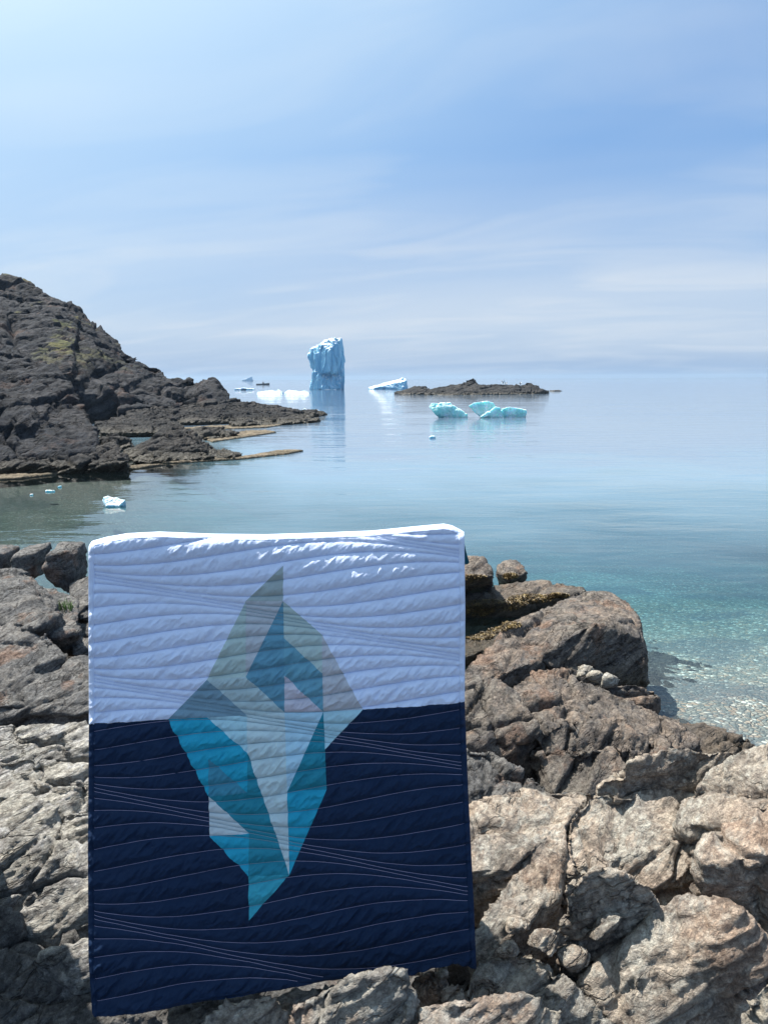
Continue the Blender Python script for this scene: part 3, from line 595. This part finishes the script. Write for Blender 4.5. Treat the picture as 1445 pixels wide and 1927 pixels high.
# far berg
Yd = 1500
m_far = ice_mat('far_ice', (.30, .50, .68), (.40, .60, .75), .0, 1, 8)
ice('iceberg', [hp([(463, 715.5, Yd), (465, 712, Yd), (472, 709.5, Yd), (473.5, 707.5, Yd), (475, 711, Yd), (476, 715.5, Yd), (463, 715.5, Yd + 30), (473, 710, Yd + 30), (476, 715, Yd + 30)]),
                hp([(455, 715.5, Yd), (458, 713.8, Yd), (464, 713, Yd), (466, 715.5, Yd), (456, 715.5, Yd + 20), (465, 715.5, Yd + 20), (460, 714, Yd + 20)])], m_far, 'faint blue iceberg on the horizon above the headland end', 'iceberg', 6, .8, .5)

# ------------------------------------------------------------------ simple painted materials
def flat(name, col, rough=.6, spec=.4):
    n = NT(name); pos = n.n('ShaderNodeTexCoord').outputs['Object']
    c = n.mix(n.mr(n.noise(pos, 9, 4), .3, .7, 0, .25), col, tuple(x * .7 for x in col))
    pr = n.n('ShaderNodeBsdfPrincipled', {'Base Color': c, 'Roughness': rough}); pr.inputs['Specular IOR Level'].default_value = spec; return n.out(pr)
def bm_obj(name, bm, mat, parent=None, **kw):
    me = bpy.data.meshes.new(name); bm.to_mesh(me); bm.free()
    for p in me.polygons: p.use_smooth = True
    return put(name, me, mat, parent, **kw)
# small boat
bp_ = G(495, 724.2, 0); root = bpy.data.objects.new('fishing_boat', None); COL.objects.link(root); root.location = bp_; root.rotation_euler = (0, 0, R(6))
root['label'] = 'tiny dark motor boat far off beyond the ice floes'; root['category'] = 'boat'
bm = bmesh.new(); L = 2.9 * bp_[1] / 330; secs = []
for i in range(9):
    t = i / 8; x = (t - .5) * 2 * L; w = .95 * L / 2.9 * (1 - max(0, t - .45) ** 2 * 3.1) * (0.85 + .15 * min(1, t * 4)); w = max(w, .03); sh = .75 + .45 * t * t
    secs.append([bm.verts.new((x, y, z)) for y, z in [(-w, sh), (-w * .8, .1), (0, -.2), (w * .8, .1), (w, sh)]])
for a_, b_ in zip(secs, secs[1:]):
    for k in range(4): bm.faces.new((a_[k], b_[k], b_[k + 1], a_[k + 1]))
for a_, b_ in zip(secs, secs[1:]): bm.faces.new((a_[0], a_[4], b_[4], b_[0]))
bm.faces.new(secs[0]); bmesh.ops.recalc_face_normals(bm, faces=bm.faces)
bm_obj('hull', bm, flat('boat_paint', (.05, .06, .07)), root)
bm = bmesh.new(); bmesh.ops.create_cube(bm, size=1); bmesh.ops.scale(bm, vec=(1.1, 1.1, 1.0), verts=bm.verts); bmesh.ops.translate(bm, vec=(.3, 0, 1.25), verts=bm.verts)
for v in bm.verts:
    if v.co.z > 1.4: v.co.x = .3 + (v.co.x - .3) * .8
bmesh.ops.bevel(bm, geom=bm.edges[:], offset=.08, segments=2, affect='EDGES'); bm_obj('cabin', bm, flat('cabin_paint', (.16, .14, .13)), root)
bm = bmesh.new(); bmesh.ops.create_cone(bm, segments=8, radius1=.08, radius2=.04, depth=1.4, cap_ends=True); bmesh.ops.translate(bm, vec=(-.2, 0, 2.0), verts=bm.verts); bm_obj('mast', bm, flat('mast_paint', (.2, .2, .2)), root)
# gulls over the skerry
m_gull = flat('gull_white', (.75, .75, .75)); m_gw = flat('gull_grey', (.22, .23, .25))
def gull(px, py, y, rz, flap, label):
    root = bpy.data.objects.new('seagull', None); COL.objects.link(root); root.location = Yp(px, py, y); root.rotation_euler = (0, 0, R(rz))
    root['label'] = label; root['category'] = 'bird'; root['group'] = 'gulls over the islet'
    bm = bmesh.new(); rings = []
    for x, r_, z in [(-.42, .03, .02), (-.3, .07, .01), (-.1, .13, 0), (.1, .14, .0), (.24, .09, .05), (.33, .085, .10), (.40, .06, .10), (.47, .02, .08), (.53, .008, .06)]:
        rings.append([bm.verts.new((x, r_ * math.cos(t), z + r_ * math.sin(t))) for t in np.linspace(0, 2 * PI, 9)[:-1]])
    for a_, b_ in zip(rings, rings[1:]):
        for k in range(8): bm.faces.new((a_[k], a_[(k + 1) % 8], b_[(k + 1) % 8], b_[k]))
    bm.faces.new(rings[0]); bm.faces.new(rings[-1]); bmesh.ops.recalc_face_normals(bm, faces=bm.faces)
    bm_obj('body', bm, m_gull, root)
    for s in (-1, 1):
        bm = bmesh.new(); st = []
        for t, ch, dz, dx in [(0, .26, 0, 0), (.35, .27, flap * .35, .06), (.7, .2, flap * .5, .0), (1.1, .07, flap * .62, -.14)]:
            y_ = s * (.08 + t * .8)
            st.append([bm.verts.new((dx + ch * .5, y_, .08 + dz + .0)), bm.verts.new((dx, y_, .08 + dz + .025)), bm.verts.new((dx - ch * .5, y_, .07 + dz)), bm.verts.new((dx, y_, .06 + dz))])
        for a_, b_ in zip(st, st[1:]):
            for k in range(4): bm.faces.new((a_[k], a_[(k + 1) % 4], b_[(k + 1) % 4], b_[k]))
        bm.faces.new(st[0]); bm.faces.new(st[-1]); bmesh.ops.recalc_face_normals(bm, faces=bm.faces)
        bm_obj('wing', bm, m_gw if s > 0 else m_gull, root)
gull(946, 721.5, 160, 20, 1.0, 'white gull with raised wings left over the islet'); gull(951, 723, 161, -30, .7, 'lower gull close beside the left one over the islet')
gull(979, 724.5, 162, 160, .9, 'white gull on the right over the islet crest')

# ------------------------------------------------------------------ quilt
def top_y(px):  return np.interp(px, [166, 175, 200, 240, 300, 400, 500, 600, 700, 780, 835, 850, 874], [1032, 1018, 1011, 1004, 1001, 1005, 1006, 1003, 999, 991, 986, 989, 1001])
def bot_y(px):  return np.interp(px, [170, 180, 260, 340, 420, 520, 620, 720, 780, 815, 860, 890, 898], [1900, 1911, 1904, 1890, 1879, 1862, 1845, 1836, 1830, 1816, 1808, 1820, 1824])
def left_x(py):  return np.interp(py, [1000, 1150, 1361, 1600, 1800, 1910], [167, 167, 168, 166, 167, 174])
def right_x(py): return np.interp(py, [1000, 1150, 1320, 1500, 1700, 1825], [873, 875, 874, 881, 891, 896])
YK = [880, 1080, 1275, 1480, 1720, 1960]; TK = [-1.03, 0, 1, 2, 3, 3.97]
KX = .82 / 703.0; AM = .118; DL = .1
def tfield(px, py):
    yw = np.interp(py, YK, TK); t = yw.copy()
    for _ in range(24): t = .5 * t + .5 * (yw + AM * np.sin(2 * PI * (t - KX * (px - 170))))
    return t
def line_y(px, t):
    return np.interp(t - AM * np.sin(2 * PI * (t - KX * (px - 170))), TK, YK)
SEAMX = [391.5, 464, 535, 608, 683]
NRM = -(fwd)                            # the quilt hangs nearly square to the view line
def qsurf(px, py, lift=0.0, detail=True):
    px = np.asarray(px, float); py = np.asarray(py, float)
    u = (px - 168) / 710; v = (py - 1000) / 880
    dep = 3.02 - .06 * v + .024 * np.sin(u * 5.2 + v * 2.1) * (1 - .4 * v) + .008 * np.sin(v * 7 + u * 3) + .016 * np.sin(u * 11 - v * 3) + .012 * np.sin(u * 19 + 2) * v * v
    dep = dep + .045 * np.exp(-np.maximum(py - top_y(px), 0) / 6.0)                    # top rolls back over the rock
    h = np.zeros_like(px)
    if detail:
        t = tfield(px, py); w = t / DL; fr = w - np.floor(w)
        gap = DL * 205 * (1 - AM * 2 * PI * np.cos(2 * PI * (t - KX * (px - 170))))
        gap = np.clip(gap, 3, 45)
        arch = np.power(np.clip(1 - (2 * fr - 1) ** 2, 0, 1), .7)
        h = .00034 * gap * arch
        q = np.stack([(px + .55 * py) / 11.0, (py - .2 * px) / 30.0, np.floor(w) * 3.7], 1)
        q2 = np.stack([(px + .9 * py) / 22.0, (py - .3 * px) / 36.0, 0 * px + 4], 1)
        h += (1 + .8 * np.clip((py - 1130) / 150, 0, 1)) * arch * np.clip(gap / 30, .15, 1.1) * (.0048 * fbm(q, 3, 5) + .0048 * (1 - 2 * np.abs(fbm(q2, 3, 8))))
        q3 = np.stack([px / 70.0, py / 60.0, 0 * px], 1); h += .006 * fbm(q3, 3, 20)
        for sx_ in SEAMX:
            h -= .0012 * np.exp(-((px - sx_ - (py - 1340) * .012) / 1.8) ** 2)
        eg = np.minimum(px - left_x(py), right_x(py) - px)
        h -= .003 * np.exp(-((eg - 11) / 1.8) ** 2)
        h *= np.clip(eg / 8, 0, 1) ** .5
    h = h + lift
    d = fwd[None, :] + rt[None, :] * ((px - CX) / F)[:, None] - up[None, :] * ((py - CY) / F)[:, None]
    return EYE + d * dep[:, None] + NRM[None, :] * h[:, None]

NX, NY = 460, 580
U, Vv = np.meshgrid(np.linspace(0, 1, NX), np.linspace(0, 1, NY)); U = U.ravel(); Vv = Vv.ravel()
PX = 168 + U * 706
for _ in range(4):
    PY = top_y(PX) * (1 - Vv) + bot_y(PX) * Vv
    PX = left_x(PY) * (1 - U) + right_x(PY) * U
bm = bmesh.new(); me = mesh_np('qf', np.stack([PX, PY, 0 * PX], 1), grid_faces(NX, NY)[:, ::-1]); bm.from_mesh(me); bpy.data.meshes.remove(me)
pt = dict(a=(534, 1064), b=(463, 1131), c=(391, 1278), d=(318, 1352.5), e=(533, 1131), f=(606, 1194), g=(683, 1334), h=(464, 1272), i=(536, 1340), j=(535, 1200), k=(607, 1266), l=(609, 1338.5),
          m=(536, 1270), n=(465, 1346.5), o=(391, 1349.5), q=(467, 1415), r=(612, 1409), s=(615, 1484), t=(545, 1645), u=(469, 1645), w=(470, 1728), x=(395, 1573), y=(394, 1497), z=(469, 1568), A=(541, 1489), B=(467, 1490), D=(394, 1426))
patches = [('abe', 'tip'), ('bch', 'sage'), ('beh', 'greige'), ('ehimj', 'blue'), ('jklm', 'blue2'), ('efkj', 'sage'), ('fglk', 'greige2'), ('mli', 'pink'), ('cdn', 'slate'), ('chin', 'sage2'),
           ('doqBDy', 'cyan'), ('DBy', 'steel'), ('yBqtuz', 'teal'), ('yzx', 'pale'), ('xzu', 'cyan'), ('utw', 'cyan2'), ('onq', 'aqua'), ('niAtq', 'pale2'), ('ilA', 'aqua2'), ('lgr', 'aqua'), ('lrsA', 'teal'), ('Ast', 'cyan')]
hor = [(150, 1362), (318, 1352.5), (391, 1349.5), (465, 1346.5), (536, 1341), (609, 1338.5), (683, 1334), (900, 1318)]
segs = set()
for s_, _c in patches:
    for a_, b_ in zip(s_, s_[1:] + s_[0]): segs.add(tuple(sorted((a_, b_))))
segs = [(pt[a_], pt[b_]) for a_, b_ in sorted(segs)] + [(hor[0], hor[1]), (hor[-2], hor[-1])]
for (x0, y0), (x1, y1) in segs:
    dx, dy = x1 - x0, y1 - y0; L_ = math.hypot(dx, dy); nx_, ny_ = -dy / L_, dx / L_
    fs = []
    lx, hx, ly, hy = min(x0, x1) - 3, max(x0, x1) + 3, min(y0, y1) - 3, max(y0, y1) + 3
    for f_ in bm.faces:
        c_ = f_.verts[0].co
        if lx < c_.x < hx and ly < c_.y < hy and abs((c_.x - x0) * nx_ + (c_.y - y0) * ny_) < 4.5: fs.append(f_)
    gs = set(fs)
    for f_ in fs: gs.update(f_.edges); gs.update(f_.verts)
    bmesh.ops.bisect_plane(bm, geom=list(gs), dist=1e-4, plane_co=(x0, y0, 0), plane_no=(nx_, ny_, 0))
me = bpy.data.meshes.new('quilt_front'); bm.to_mesh(me); bm.free()
def srgb(r, g, b):
    f_ = lambda c: c / 12.92 if c <= .04045 else ((c + .055) / 1.055) ** 2.4
    return (f_(r / 255), f_(g / 255), f_(b / 255))
def cloth(name, col, rough=.75, sheen=.0):
    n = NT(name); pos = n.n('ShaderNodeNewGeometry').outputs['Position']
    c = n.mix(n.mr(n.noise(pos, 14, 4), .35, .65, 0, .12), col, tuple(x * .75 for x in col))
    wv = n.noise(pos, 900, 2, .5)
    b_ = n.n('ShaderNodeBump', {'Height': n.math('ADD', n.math('MULTIPLY', n.noise(pos, 45, 4, .6), 1.0), n.math('MULTIPLY', wv, .08)), 'Distance': .006, 'Strength': .6})
    pr = n.n('ShaderNodeBsdfPrincipled', {'Base Color': c, 'Roughness': rough, 'Normal': b_.outputs[0], 'Sheen Weight': sheen})
    pr.inputs['Specular IOR Level'].default_value = .3
    tl = n.n('ShaderNodeBsdfTranslucent', {'Color': c})
    return n.out(n.n('ShaderNodeMixShader', {0: .06, 1: pr.outputs[0], 2: tl.outputs[0]}))
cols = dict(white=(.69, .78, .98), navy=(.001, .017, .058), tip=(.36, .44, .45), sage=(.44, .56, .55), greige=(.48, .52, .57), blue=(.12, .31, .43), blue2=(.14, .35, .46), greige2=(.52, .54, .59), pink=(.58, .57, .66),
            slate=(.19, .32, .41), sage2=(.43, .56, .59), cyan=(.015, .36, .54), steel=(.05, .26, .38), teal=(.015, .24, .34), pale=(.58, .68, .72), cyan2=(.04, .38, .50), aqua=(.42, .67, .76), pale2=(.54, .69, .73), aqua2=(.44, .68, .82))
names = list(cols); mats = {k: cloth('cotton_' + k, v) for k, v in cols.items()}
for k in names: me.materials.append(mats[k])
nf = len(me.polygons); cc = np.empty(nf * 3, np.float32); me.polygons.foreach_get('center', cc); cc = cc.reshape(-1, 3)
hy_ = np.interp(cc[:, 0], [p[0] for p in hor], [p[1] for p in hor])
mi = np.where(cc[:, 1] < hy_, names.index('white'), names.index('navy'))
def inpoly(x, y, poly):
    r_ = np.zeros(len(x), bool); j = len(poly) - 1
    for i in range(len(poly)):
        xi, yi = poly[i]; xj, yj = poly[j]
        if yi != yj: r_ ^= ((yi > y) != (yj > y)) & (x < (xj - xi) * (y - yi) / (yj - yi) + xi)
        j = i
    return r_
for s_, c_ in patches: mi[inpoly(cc[:, 0], cc[:, 1], [pt[k] for k in s_])] = names.index(c_)
me.polygons.foreach_set('material_index', mi.astype(np.int32)); me.polygons.foreach_set('use_smooth', np.full(nf, True))
co = vco(me); S3 = qsurf(co[:, 0], co[:, 1]); me.vertices.foreach_set('co', S3.astype(np.float32).ravel()); me.update()
base = qsurf(np.array([530.]), np.array([1870.]))[0]
quilt = bpy.data.objects.new('quilt', None); COL.objects.link(quilt); quilt.location = base
quilt['label'] = 'white and navy patchwork quilt with a pieced iceberg standing among the rocks'; quilt['category'] = 'quilt'
def qput(name, me_, **kw):
    me_.transform(Matrix.Translation(-Vector(base))); me_.update(); return put(name, me_, None, quilt, **kw)
qput('quilt_top', me)
# backing
U, Vv = np.meshgrid(np.linspace(0, 1, 90), np.linspace(0, 1, 110)); U = U.ravel(); Vv = Vv.ravel(); PXb = 168 + U * 706
for _ in range(4):
    PYb = top_y(PXb) * (1 - Vv) + bot_y(PXb) * Vv; PXb = left_x(PYb) * (1 - U) + right_x(PYb) * U
m_back = cloth('backing_teal', (.02, .16, .24))
mb = mesh_np('backing', qsurf(PXb, PYb, -.012, False), grid_faces(90, 110)); mb.materials.append(m_back); qput('backing', mb)
# binding: strip wrapped round the edge
def edge_loop():
    L1 = [(float(left_x(y)), y) for y in np.linspace(1030, 1900, 200)]
    B1 = [(x, float(bot_y(x))) for x in np.linspace(176, 893, 180)]
    R1 = [(float(right_x(y)), y) for y in np.linspace(1822, 1003, 190)]
    T1 = [(x, float(top_y(x))) for x in np.linspace(870, 170, 180)]
    return L1 + B1 + R1 + T1
EL = np.array(edge_loop()); cen = np.array([522., 1440.])
tg = np.roll(EL, -3, 0) - np.roll(EL, 3, 0); nn = np.stack([-tg[:, 1], tg[:, 0]], 1); nn /= np.linalg.norm(nn, axis=1)[:, None]
nn[((cen - EL) * nn).sum(1) < 0] *= -1
wob = 1 + .25 * vnoise(np.stack([np.arange(len(EL)) * .35, 0 * EL[:, 0], 0 * EL[:, 0]], 1), 3)
rows = []
for off, lf, dt in [(11.0, -.0005, True), (9.5, .0025, True), (4, .0032, False), (.6, .0012, False), (-.5, -.004, False), (0, -.010, False), (5, -.014, False), (10, -.013, False)]:
    pp_ = EL + nn * off
    rows.append(qsurf(pp_[:, 0], pp_[:, 1], lf * (wob if lf > 0 else 1), dt))
nE = len(EL); V_ = np.concatenate(rows); fcs = []
for r_ in range(len(rows) - 1):
    for i in range(nE): fcs.append((r_ * nE + i, r_ * nE + (i + 1) % nE, (r_ + 1) * nE + (i + 1) % nE, (r_ + 1) * nE + i))
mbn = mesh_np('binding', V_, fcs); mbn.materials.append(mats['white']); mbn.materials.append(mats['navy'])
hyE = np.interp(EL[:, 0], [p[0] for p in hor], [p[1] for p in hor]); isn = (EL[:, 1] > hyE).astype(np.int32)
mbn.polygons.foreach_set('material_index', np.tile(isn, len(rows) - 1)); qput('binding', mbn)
# quilting thread, seen on the navy cloth
m_thr = flat('lilac_thread', (.36, .34, .50), .7)
bg_poly = [pt[k] for k in 'dxwtsrg']
vs, fs_ = [], []
def ribbon(xs_, ys_, hw=.42):
    n0 = sum(len(v) for v in vs); k_ = len(xs_)
    a2 = qsurf(xs_, ys_, .0042); o_ = np.array([0, 0, hw / F * 3.0]); a1 = a2 + o_ - NRM * .001; a3 = a2 - o_ - NRM * .001
    vs.append(np.concatenate([a1, a2, a3]))
    for r_ in (0, 1):
        for i in range(k_ - 1): fs_.append((n0 + r_ * k_ + i, n0 + (r_ + 1) * k_ + i, n0 + (r_ + 1) * k_ + i + 1, n0 + r_ * k_ + i + 1))
ice_out = [pt[k] for k in ('d', 'y', 'x', 'u', 'w', 't', 's', 'r', 'g')]
ice_top = [pt[k] for k in ('d', 'c', 'b', 'a', 'e', 'f', 'g')]
tmi = []
for kk in range(-9, 40):
    xs_ = np.arange(178, 892, 2.0); ys_ = line_y(xs_, kk * DL)
    hl = np.interp(xs_, [p[0] for p in hor], [p[1] for p in hor])
    inice = inpoly(xs_, ys_, ice_out) | inpoly(xs_, ys_, ice_top)
    reg = np.where(inice, 2, np.where(ys_ < hl, 1, 0))
    ok = (ys_ > top_y(xs_) + 6) & (ys_ < bot_y(xs_) - 10) & (xs_ < right_x(ys_) - 11)
    i = 0
    while i < len(xs_):
        if ok[i]:
            j = i
            while j + 1 < len(xs_) and ok[j + 1] and reg[j + 1] == reg[i]: j += 1
            if j - i > 2:
                e_ = min(j + 2, len(xs_)); nf0 = len(fs_); ribbon(xs_[i:e_], ys_[i:e_]); tmi += [int(reg[i])] * (len(fs_) - nf0)
            i = j + 1
        else: i += 1
mt = mesh_np('quilting_thread', np.concatenate(vs), fs_)
for m_ in (m_thr, flat('pale_thread', (.50, .59, .84), .7), flat('sea_thread', (.24, .36, .42), .7)): mt.materials.append(m_)  # on white and iceberg, darker thread also stands in for shade in the grooves
mt.polygons.foreach_set('material_index', np.array(tmi, np.int32)); qput('quilting_thread', mt)
# folded corner of the backing showing at the upper right
fold = [(872, 1012, .03), (876, 1035, .05), (879, 1046, .07), (883, 1058, .08), (880, 1062, .10), (870, 1062, .10), (866, 1030, .09), (866, 1008, .05)]
fr_ = [D(a_, b_, 3.03 + c_ * .6) for a_, b_, c_ in fold]
V_ = [p for p in fr_] + [p + fwd * .012 for p in fr_]; k_ = len(fr_)
bm = bmesh.new(); vv = [bm.verts.new(p) for p in V_]
bm.faces.new(vv[:k_]); bm.faces.new(vv[k_:][::-1])
for i in range(k_): bm.faces.new((vv[i], vv[(i + 1) % k_], vv[k_ + (i + 1) % k_], vv[k_ + i]))
bmesh.ops.recalc_face_normals(bm, faces=bm.faces); mf = bpy.data.meshes.new('backing_fold'); bm.to_mesh(mf); bm.free(); mf.materials.append(m_back); qput('backing_fold', mf, label='teal folded edge of the backing at the upper right')
# rock behind the quilt that carries it
sup = [D(a_, b_, d_) for a_, b_, d_ in [(300, 1040, 3.28), (500, 1032, 3.25), (740, 1030, 3.26), (800, 1080, 3.26), (820, 1700, 3.12), (800, 1800, 3.1), (230, 1800, 3.12), (230, 1100, 3.25), (320, 1060, 3.45), (720, 1050, 3.45), (800, 1650, 3.6), (230, 1600, 3.6)]]
rock('standing_rock', [[tuple(p) for p in sup]], m_rockU, 'upright rock hidden behind the quilt that holds it up', 'rock', None, s=.4, vox=.02, k=.25)

# ------------------------------------------------------------------ seaweed and grass
def scatter(name, spots, mat, n_per, size, label=None, cat=None, kind=None, hgt=.04):
    V_, F_ = [], []; bvh_objs = [o for o in COL.objects if o.type == 'MESH' and (o.name.startswith(('rock_ledge', 'rock_slab', 'shore_bed', 'boulder', 'stone')))]
    dg = bpy.context.evaluated_depsgraph_get(); dg.update()
    for (px, py, rx, ry) in spots:
        for _ in range(n_per):
            a_, r_ = random.uniform(0, 2 * PI), math.sqrt(random.random())
            d = ray(px + rx * r_ * math.cos(a_), py + ry * r_ * math.sin(a_))
            ok, loc, no, _i, ob, _m = C.ray_cast(dg, Vector(EYE), Vector(d).normalized(), distance=40)
            if not ok or ob.name.startswith(('quilt', 'binding', 'sea', 'backing')) : continue
            l = size * random.uniform(.5, 1.4); t = random.uniform(0, 2 * PI); dx, dy = math.cos(t) * l, math.sin(t) * l; w = .3
            z = loc.z + .004; k = len(V_)
            V_ += [(loc.x, loc.y, z), (loc.x + dx * .5 - dy * w, loc.y + dy * .5 + dx * w, z + hgt * random.uniform(.3, 1)), (loc.x + dx, loc.y + dy, z + hgt * random.uniform(0, 1)), (loc.x + dx * .5 + dy * w, loc.y + dy * .5 - dx * w, z + hgt * random.uniform(.2, .8))]
            F_.append((k, k + 1, k + 2, k + 3))
    if V_: put(name, mesh_np(name, V_, F_), mat, None, label, cat, None, kind)
n = NT('seaweed'); pos = n.n('ShaderNodeNewGeometry').outputs['Position']
c = n.ramp(n.noise(pos, 9, 4, .7), [(.3, (.035, .026, .014)), (.5, (.12, .08, .03)), (.65, (.27, .19, .065))])
m_weed = n.out(n.n('ShaderNodeBsdfPrincipled', {'Base Color': c, 'Roughness': .5}))
scatter('seaweed', [(930, 1140, 60, 12), (1000, 1128, 45, 9), (900, 1152, 30, 9), (910, 1185, 45, 9), (950, 1178, 30, 7), (900, 1197, 30, 8), (960, 1085, 14, 6), (1050, 1122, 20, 5), (890, 1090, 28, 8)], m_weed, 1500, .022,
        'golden brown seaweed on the wet rocks by the tide pool', 'seaweed', 'stuff', .02)
m_grass = flat('grass_green', (.10, .17, .045), .6)
bm = bmesh.new(); dg = bpy.context.evaluated_depsgraph_get()
gx = []
ok, loc, *_r = C.ray_cast(dg, Vector(EYE), Vector(ray(122, 1146)).normalized(), distance=40)
for _ in range(70):
    b0 = Vector((loc.x + random.gauss(0, .05), loc.y + random.gauss(0, .05), loc.z - .01)); t = random.uniform(0, 2 * PI); hgt = random.uniform(.06, .14)
    d_ = Vector((math.cos(t), math.sin(t), 0)); s_ = Vector((-d_.y, d_.x, 0)) * .005
    a1, a2 = bm.verts.new(b0 - s_), bm.verts.new(b0 + s_); m1, m2 = bm.verts.new(b0 - s_ * .7 + d_ * .02 + Vector((0, 0, hgt * .6))), bm.verts.new(b0 + s_ * .7 + d_ * .02 + Vector((0, 0, hgt * .6))); e_ = bm.verts.new(b0 + d_ * .06 + Vector((0, 0, hgt)))
    bm.faces.new((a1, a2, m2, m1)); bm.faces.new((m1, m2, e_))
bm_obj('grass_tuft', bm, m_grass, label='bright green grass tuft in the gully between the dark blocks', cat='grass tuft')

# ------------------------------------------------------------------ air
n = NT('haze'); o_ = n.n('ShaderNodeOutputMaterial')
pv = n.n('ShaderNodeVolumePrincipled', {'Color': (.50, .66, .84, 1), 'Density': .00017, 'Anisotropy': .2}); n.t.links.new(pv.outputs[0], o_.inputs[1])
bm = bmesh.new(); bmesh.ops.create_cube(bm, size=1)
for v in bm.verts: v.co = Vector((v.co.x * 18400, 4600 + v.co.y * 9900, 2.5 + v.co.z * 60 if v.co.z > 0 else -18))
bm_obj('haze', bm, n.m, kind='stuff')

# ------------------------------------------------------------------ sky and sun
SUN_EL, SUN_AZ = 62.0, 50.0             # degrees; azimuth to the left of the view line
w = bpy.data.worlds.new('World'); C.world = w; w.use_nodes = True; t = w.node_tree; t.nodes.clear()
class WN(NT):
    def __init__(s, tree): s.t = tree
n = WN(t)
sky = n.n('ShaderNodeTexSky', sky_type='NISHITA', sun_disc=False); sky.sun_elevation = R(SUN_EL); sky.sun_rotation = R(-SUN_AZ)
sky.air_density = 1.2; sky.dust_density = .8; sky.ozone_density = 3.0; sky.altitude = 0
tc = n.n('ShaderNodeTexCoord').outputs['Generated']
sp = n.n('ShaderNodeSeparateXYZ', {0: tc}); zc = n.math('MAXIMUM', sp.outputs[2], .0)
zd = n.math('ADD', zc, .14)
cp = n.n('ShaderNodeCombineXYZ', {0: n.math('DIVIDE', sp.outputs[0], zd), 1: n.math('DIVIDE', sp.outputs[1], zd), 2: 0.0}).outputs[0]
cr = n.mapping(cp, rot=(0, 0, R(20)))
c1 = n.noise(n.mapping(cr, (.75, 1.9, 1), loc=(.25, .9, 0)), 1.0, 7, .5, .9)
c2 = n.noise(n.mapping(cr, (.35, .9, 1), loc=(2.0, .3, 0)), .8, 4, .5, .3)
mk = n.math('ADD', n.math('MULTIPLY', n.mr(c1, .46, .72), .50), n.math('MULTIPLY', n.mr(c2, .42, .66), .45), clamp=True)
lowm = n.math('MULTIPLY', n.mr(sp.outputs[2], .03, .26, 1, 0), n.mr(sp.outputs[2], .0, .06, .0, 1))
msk = n.math('ADD', n.math('MULTIPLY', mk, .50), n.math('MULTIPLY', lowm, .52), clamp=True)
sdv = Vector((-math.sin(R(SUN_AZ)) * math.cos(R(SUN_EL)), math.cos(R(SUN_AZ)) * math.cos(R(SUN_EL)), math.sin(R(SUN_EL))))
dt = n.n('ShaderNodeVectorMath', {0: tc, 1: tuple(sdv)}, operation='DOT_PRODUCT').outputs['Value']
halo = n.math('MULTIPLY', n.math('POWER', n.mr(dt, .42, 1.0), 1.4), 1.6, clamp=True)      # thin cloud glows round the sun
veil = n.mix(.58, sky.outputs[0], (2.0, 4.8, 9.8))
cl = n.mix(msk, veil, (7.6, 8.25, 9.0))
cl = n.mix(halo, cl, (8.6, 10.8, 12.0))
bg = n.n('ShaderNodeBackground', {'Color': cl, 'Strength': .052}); ow = n.n('ShaderNodeOutputWorld'); t.links.new(bg.outputs[0], ow.inputs[0])
sl = bpy.data.lights.new('sun', 'SUN'); sl.energy = 5.0; sl.angle = R(.53); sl.color = (1, .95, .87)
so = bpy.data.objects.new('sun', sl); COL.objects.link(so)
e, a = R(SUN_EL), R(SUN_AZ)
sd = Vector((-math.sin(a) * math.cos(e), math.cos(a) * math.cos(e), math.sin(e)))
so.rotation_euler = sd.to_track_quat('Z', 'Y').to_euler(); so.location = (0, 0, 20)

C.view_settings.view_transform = 'Standard'; C.view_settings.look = 'None'; C.view_settings.gamma = 1; C.view_settings.exposure = .92
C.render.engine = 'CYCLES'
cy = C.cycles; cy.use_denoising = True
try: cy.denoiser = 'OPENIMAGEDENOISE'
except Exception: pass
cy.max_bounces = 8; cy.transparent_max_bounces = 8; cy.volume_bounces = 0; cy.caustics_reflective = False; cy.caustics_refractive = False
cy.sample_clamp_indirect = 6
